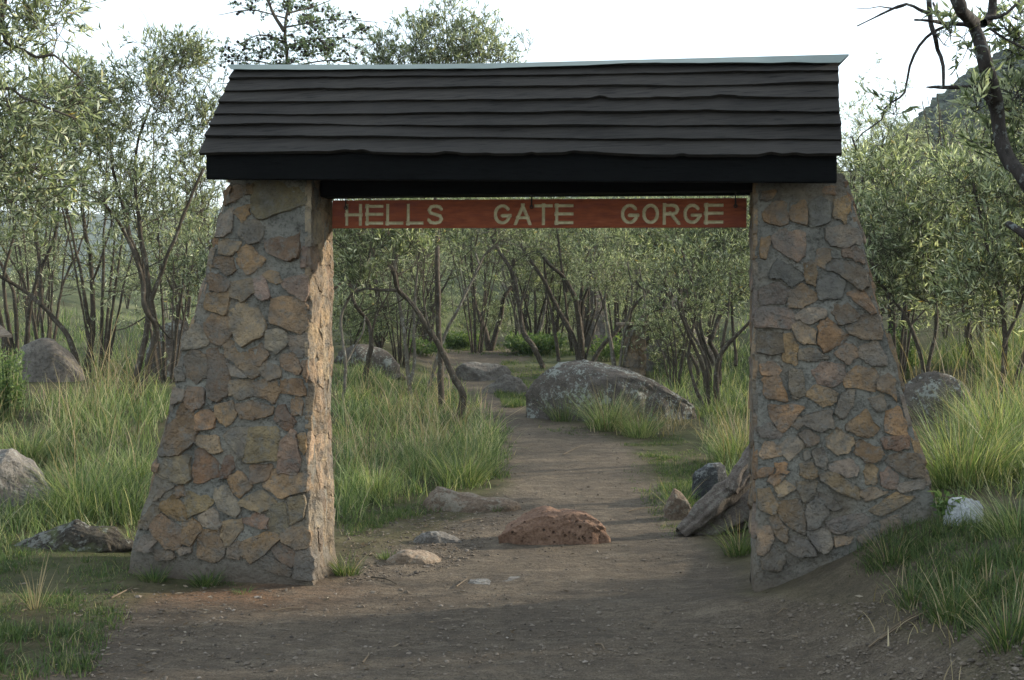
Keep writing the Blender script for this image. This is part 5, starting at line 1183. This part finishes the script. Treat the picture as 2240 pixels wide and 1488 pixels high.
herb(1335, 790, 110, 60, 110, "pale green sprouting plant behind the top of the lichen boulder", 603, .07)
herb(15, 920, 90, 160, 150, "bright leafy shrub at the left edge behind the tall grass", 604, .05)
herb(1975, 830, 70, 130, 70, "light green feathery sapling right of the right pillar", 605, .06)
herb(2075, 1145, 60, 66, 20, "dark green leafy sprig hanging over the white painted stone", 606, .05)
herb(930, 780, 110, 40, 90, "orange-tinged low weeds behind the boulder near the left pillar", 607, .07)
herb(795, 760, 70, 90, 60, "yellow-green leafy shoot among the dark stems right of the left pillar", 608, .05)

# stone post with slab top beyond the boulder
def stone_post():
    d = 20.5; x = (1388 - CX) * d / F; g = np.array([x, d, float(H(x, d))])
    t = thing("stone_post", "short tan stone post with a flat slab on top beyond the lichen boulder", "post", loc=tuple(g))
    w = 44 * d / F / 2; zt = CAMZ - (712 - HZ) * d / F; hb = zt - g[2]
    core = [g + np.array([sx * w * k, sy * w * k, z]) for z, k in ((-.1, .93), (hb, .93)) for sx, sy in ((-1, -1), (1, -1), (1, 1), (-1, 1))]
    shaft = box8("shaft", M["mortar"], core, t); rr = np.random.default_rng(9)
    for ax, nn in (((1, 0, 0), (0, -1, 0)), ((0, 1, 0), (1, 0, 0)), ((0, 1, 0), (-1, 0, 0))):
        ax, nn = np.array(ax, float), np.array(nn, float)
        for poly in cells(2 * w, hb, .13, .13, .014, rr):
            P3 = g + nn * w * .93 + ax * (poly[:, :1] - w) * .93 + np.array([0, 0, 1.0]) * poly[:, 1:]
            stone(shaft, P3, nn, .02, SC[("tan", "ochre", "tan", "brown")[rr.integers(4)]], int(rr.integers(9999)))
    ws = w * 1.5; sl_ = [g + np.array([sx * ws - .04, sy * ws, z]) for z in (hb, hb + .05) for sx, sy in ((-1, -1), (1, -1), (1, 1), (-1, 1))]
    box8("slab", M["r_tan"], sl_, t, .01)
stone_post()
# whitish sheet roof corner at the left edge
def sheet():
    d = 16.5; a = [U(-80, 700, d), U(2, 712, d), U(26, 732, d - .5), U(-80, 742, d - .5)]; m = np.mean(a, 0)
    t = thing("low_shelter", "corner of a low pale sheet-roofed shelter at the far left edge", "shelter", loc=(m[0], m[1], float(H(m[0], m[1]))))
    c8 = [p - np.array([0, 0, .04]) for p in a] + a; c8 = c8[3::-1] + c8[:3:-1]
    box8("roof_sheet", M["r_tan"], c8, t)
    for p in (a[2], a[3], a[1], a[0]):
        mb = MB(); z0 = float(H(p[0], p[1])) - .1; tube(mb, [[p[0] - .1, p[1], z0], [p[0] - .1, p[1], p[2] - .03]], [.04, .04], 6); link("post", mb.mesh("post", M["bark"]), t)
sheet()

# ---- ground litter
def scatter_pebbles():
    polys = [([(180, 1290), (900, 1290), (1900, 1320), (1900, 1488), (150, 1488)], 3000), ([(740, 1120), (1100, 1090), (1130, 1140), (1000, 1240), (760, 1290)], 3000), ([(1000, 930), (1400, 960), (1480, 1100), (1640, 1300), (900, 1290), (1100, 1080)], 900), ([(1800, 1320), (2300, 1300), (2300, 1488), (1800, 1488)], 1200)]
    q = np.vstack([sample_poly(p, n) for p, n in polys]); P = G(q[:, 0], q[:, 1]); rng = np.random.default_rng(4); n = len(P)
    V0, T0 = ICO[0]; s = rng.uniform(.0022, .006, n) * rng.choice([1, 1, 1, 1.6, 2.4], n); m = len(V0)
    V = (V0[None] * (s[:, None, None]) * rng.uniform(.5, 1.3, (n, 1, 3)) * (1 + .25 * rng.normal(size=(n, m, 1))) * np.array([1, 1, .6])) + P[:, None] + np.array([0, 0, .002])
    Tt = (np.arange(n)[:, None, None] * m + T0[None]).reshape(-1, 3)
    o = _link("gravel", mesh_np("gravel", V.reshape(-1, 3), [Tt], M["pebble"])); tag(o, "fine gravel and small pebbles strewn over the bare path", "gravel"); o["kind"] = "stuff"
    mb = MB(); qq = np.vstack([sample_poly([(0, 1280), (520, 1280), (350, 1488), (0, 1488)], 420), sample_poly([(740, 1120), (1120, 1080), (1010, 1200), (760, 1260)], 420), sample_poly([(900, 950), (2100, 1200), (2100, 1488), (300, 1488)], 330)])
    P = G(qq[:, 0], qq[:, 1]) + np.array([0, 0, .008]); k = len(P); dv = rng.normal(size=(k, 3)) * np.array([1, 1, .12]); L = rng.uniform(.015, .05, k)
    leaves(mb, P, dv, L, L * rng.uniform(.12, .3, k), rng, .05)
    o = _link("leaf_litter", mb.mesh("leaf_litter", M["litter"])); tag(o, "dry fallen leaves and straw bits scattered over the earth", "litter"); o["kind"] = "stuff"
scatter_pebbles()
TW = [((595, 1342), (665, 1334), "pale thin twig on the sunlit gravel before the left pillar"), ((243, 1315), (290, 1292), "straw-coloured twig on the reddish earth left of the other twigs"),
 ((812, 1268), (868, 1283), "dark brown stick lying near the base of the sunlit pillar side"), ((998, 1288), (1022, 1272), "pale twig just left of the flat worn rock"),
 ((793, 1455), (806, 1432), "curled pale straw at the bottom centre left of the picture"), ((1010, 1150), (1050, 1143), "light twig left of the reddish pitted rock"),
 ((1232, 998), (1275, 978), "thin pale twig lying across the middle of the path behind the gate"), ((1375, 1122), (1420, 1114), "faint twig on the path near the small brown stone"),
 ((1302, 1417), (1322, 1428), "tiny straw on the dark earth at the bottom centre"), ((1700, 1350), (1722, 1342), "short straw at the foot of the right pillar"),
 ((1900, 1420), (2010, 1340), "long dry stem trailing down the bare bank at the lower right"), ((1925, 1400), (2050, 1330), "second dry stem trailing beside the long one on the bank")]
for (a, b, lab) in TW:
    p, q = G(a[0], a[1])[0], G(b[0], b[1])[0]; m = (p + q) / 2 + np.array([.01, .02, 0]); m[2] = float(H(m[0], m[1])); off = np.array([0, 0, .010]); mb = MB()
    tube(mb, resample([p + off, m + off * 1.5, q + off], .03), np.linspace(.0045, .0025, len(resample([p, m, q], .03))), 5, .2)
    o = _link("twig", mb.mesh("twig", M["bark"] if "dark" in lab.split()[0] else M["litter"])); tag(o, lab, "twig", "loose twigs on the path")
print("tris", sum(len(m.polygons) for m in bpy.data.meshes))

def haze():
    c8 = [(-900, -60, -22), (900, -60, -22), (900, 1300, -22), (-900, 1300, -22), (-900, -60, 88), (900, -60, 88), (900, 1300, 88), (-900, 1300, 88)]
    me = mesh_np("haze", c8, [[[3, 2, 1, 0], [4, 5, 6, 7], [0, 1, 5, 4], [1, 2, 6, 5], [2, 3, 7, 6], [3, 0, 4, 7]]])
    m = bpy.data.materials.new("haze"); m.use_nodes = True; nt = m.node_tree; nt.nodes.clear()
    v = nt.nodes.new("ShaderNodeVolumePrincipled"); v.inputs["Color"].default_value = (.72, .84, 1, 1); v.inputs["Density"].default_value = HAZE; v.inputs["Anisotropy"].default_value = .2
    o = nt.nodes.new("ShaderNodeOutputMaterial"); nt.links.new(v.outputs[0], o.inputs["Volume"]); me.materials.append(m)
    _link("haze", me, kind="stuff")
HAZE = .00028
haze()
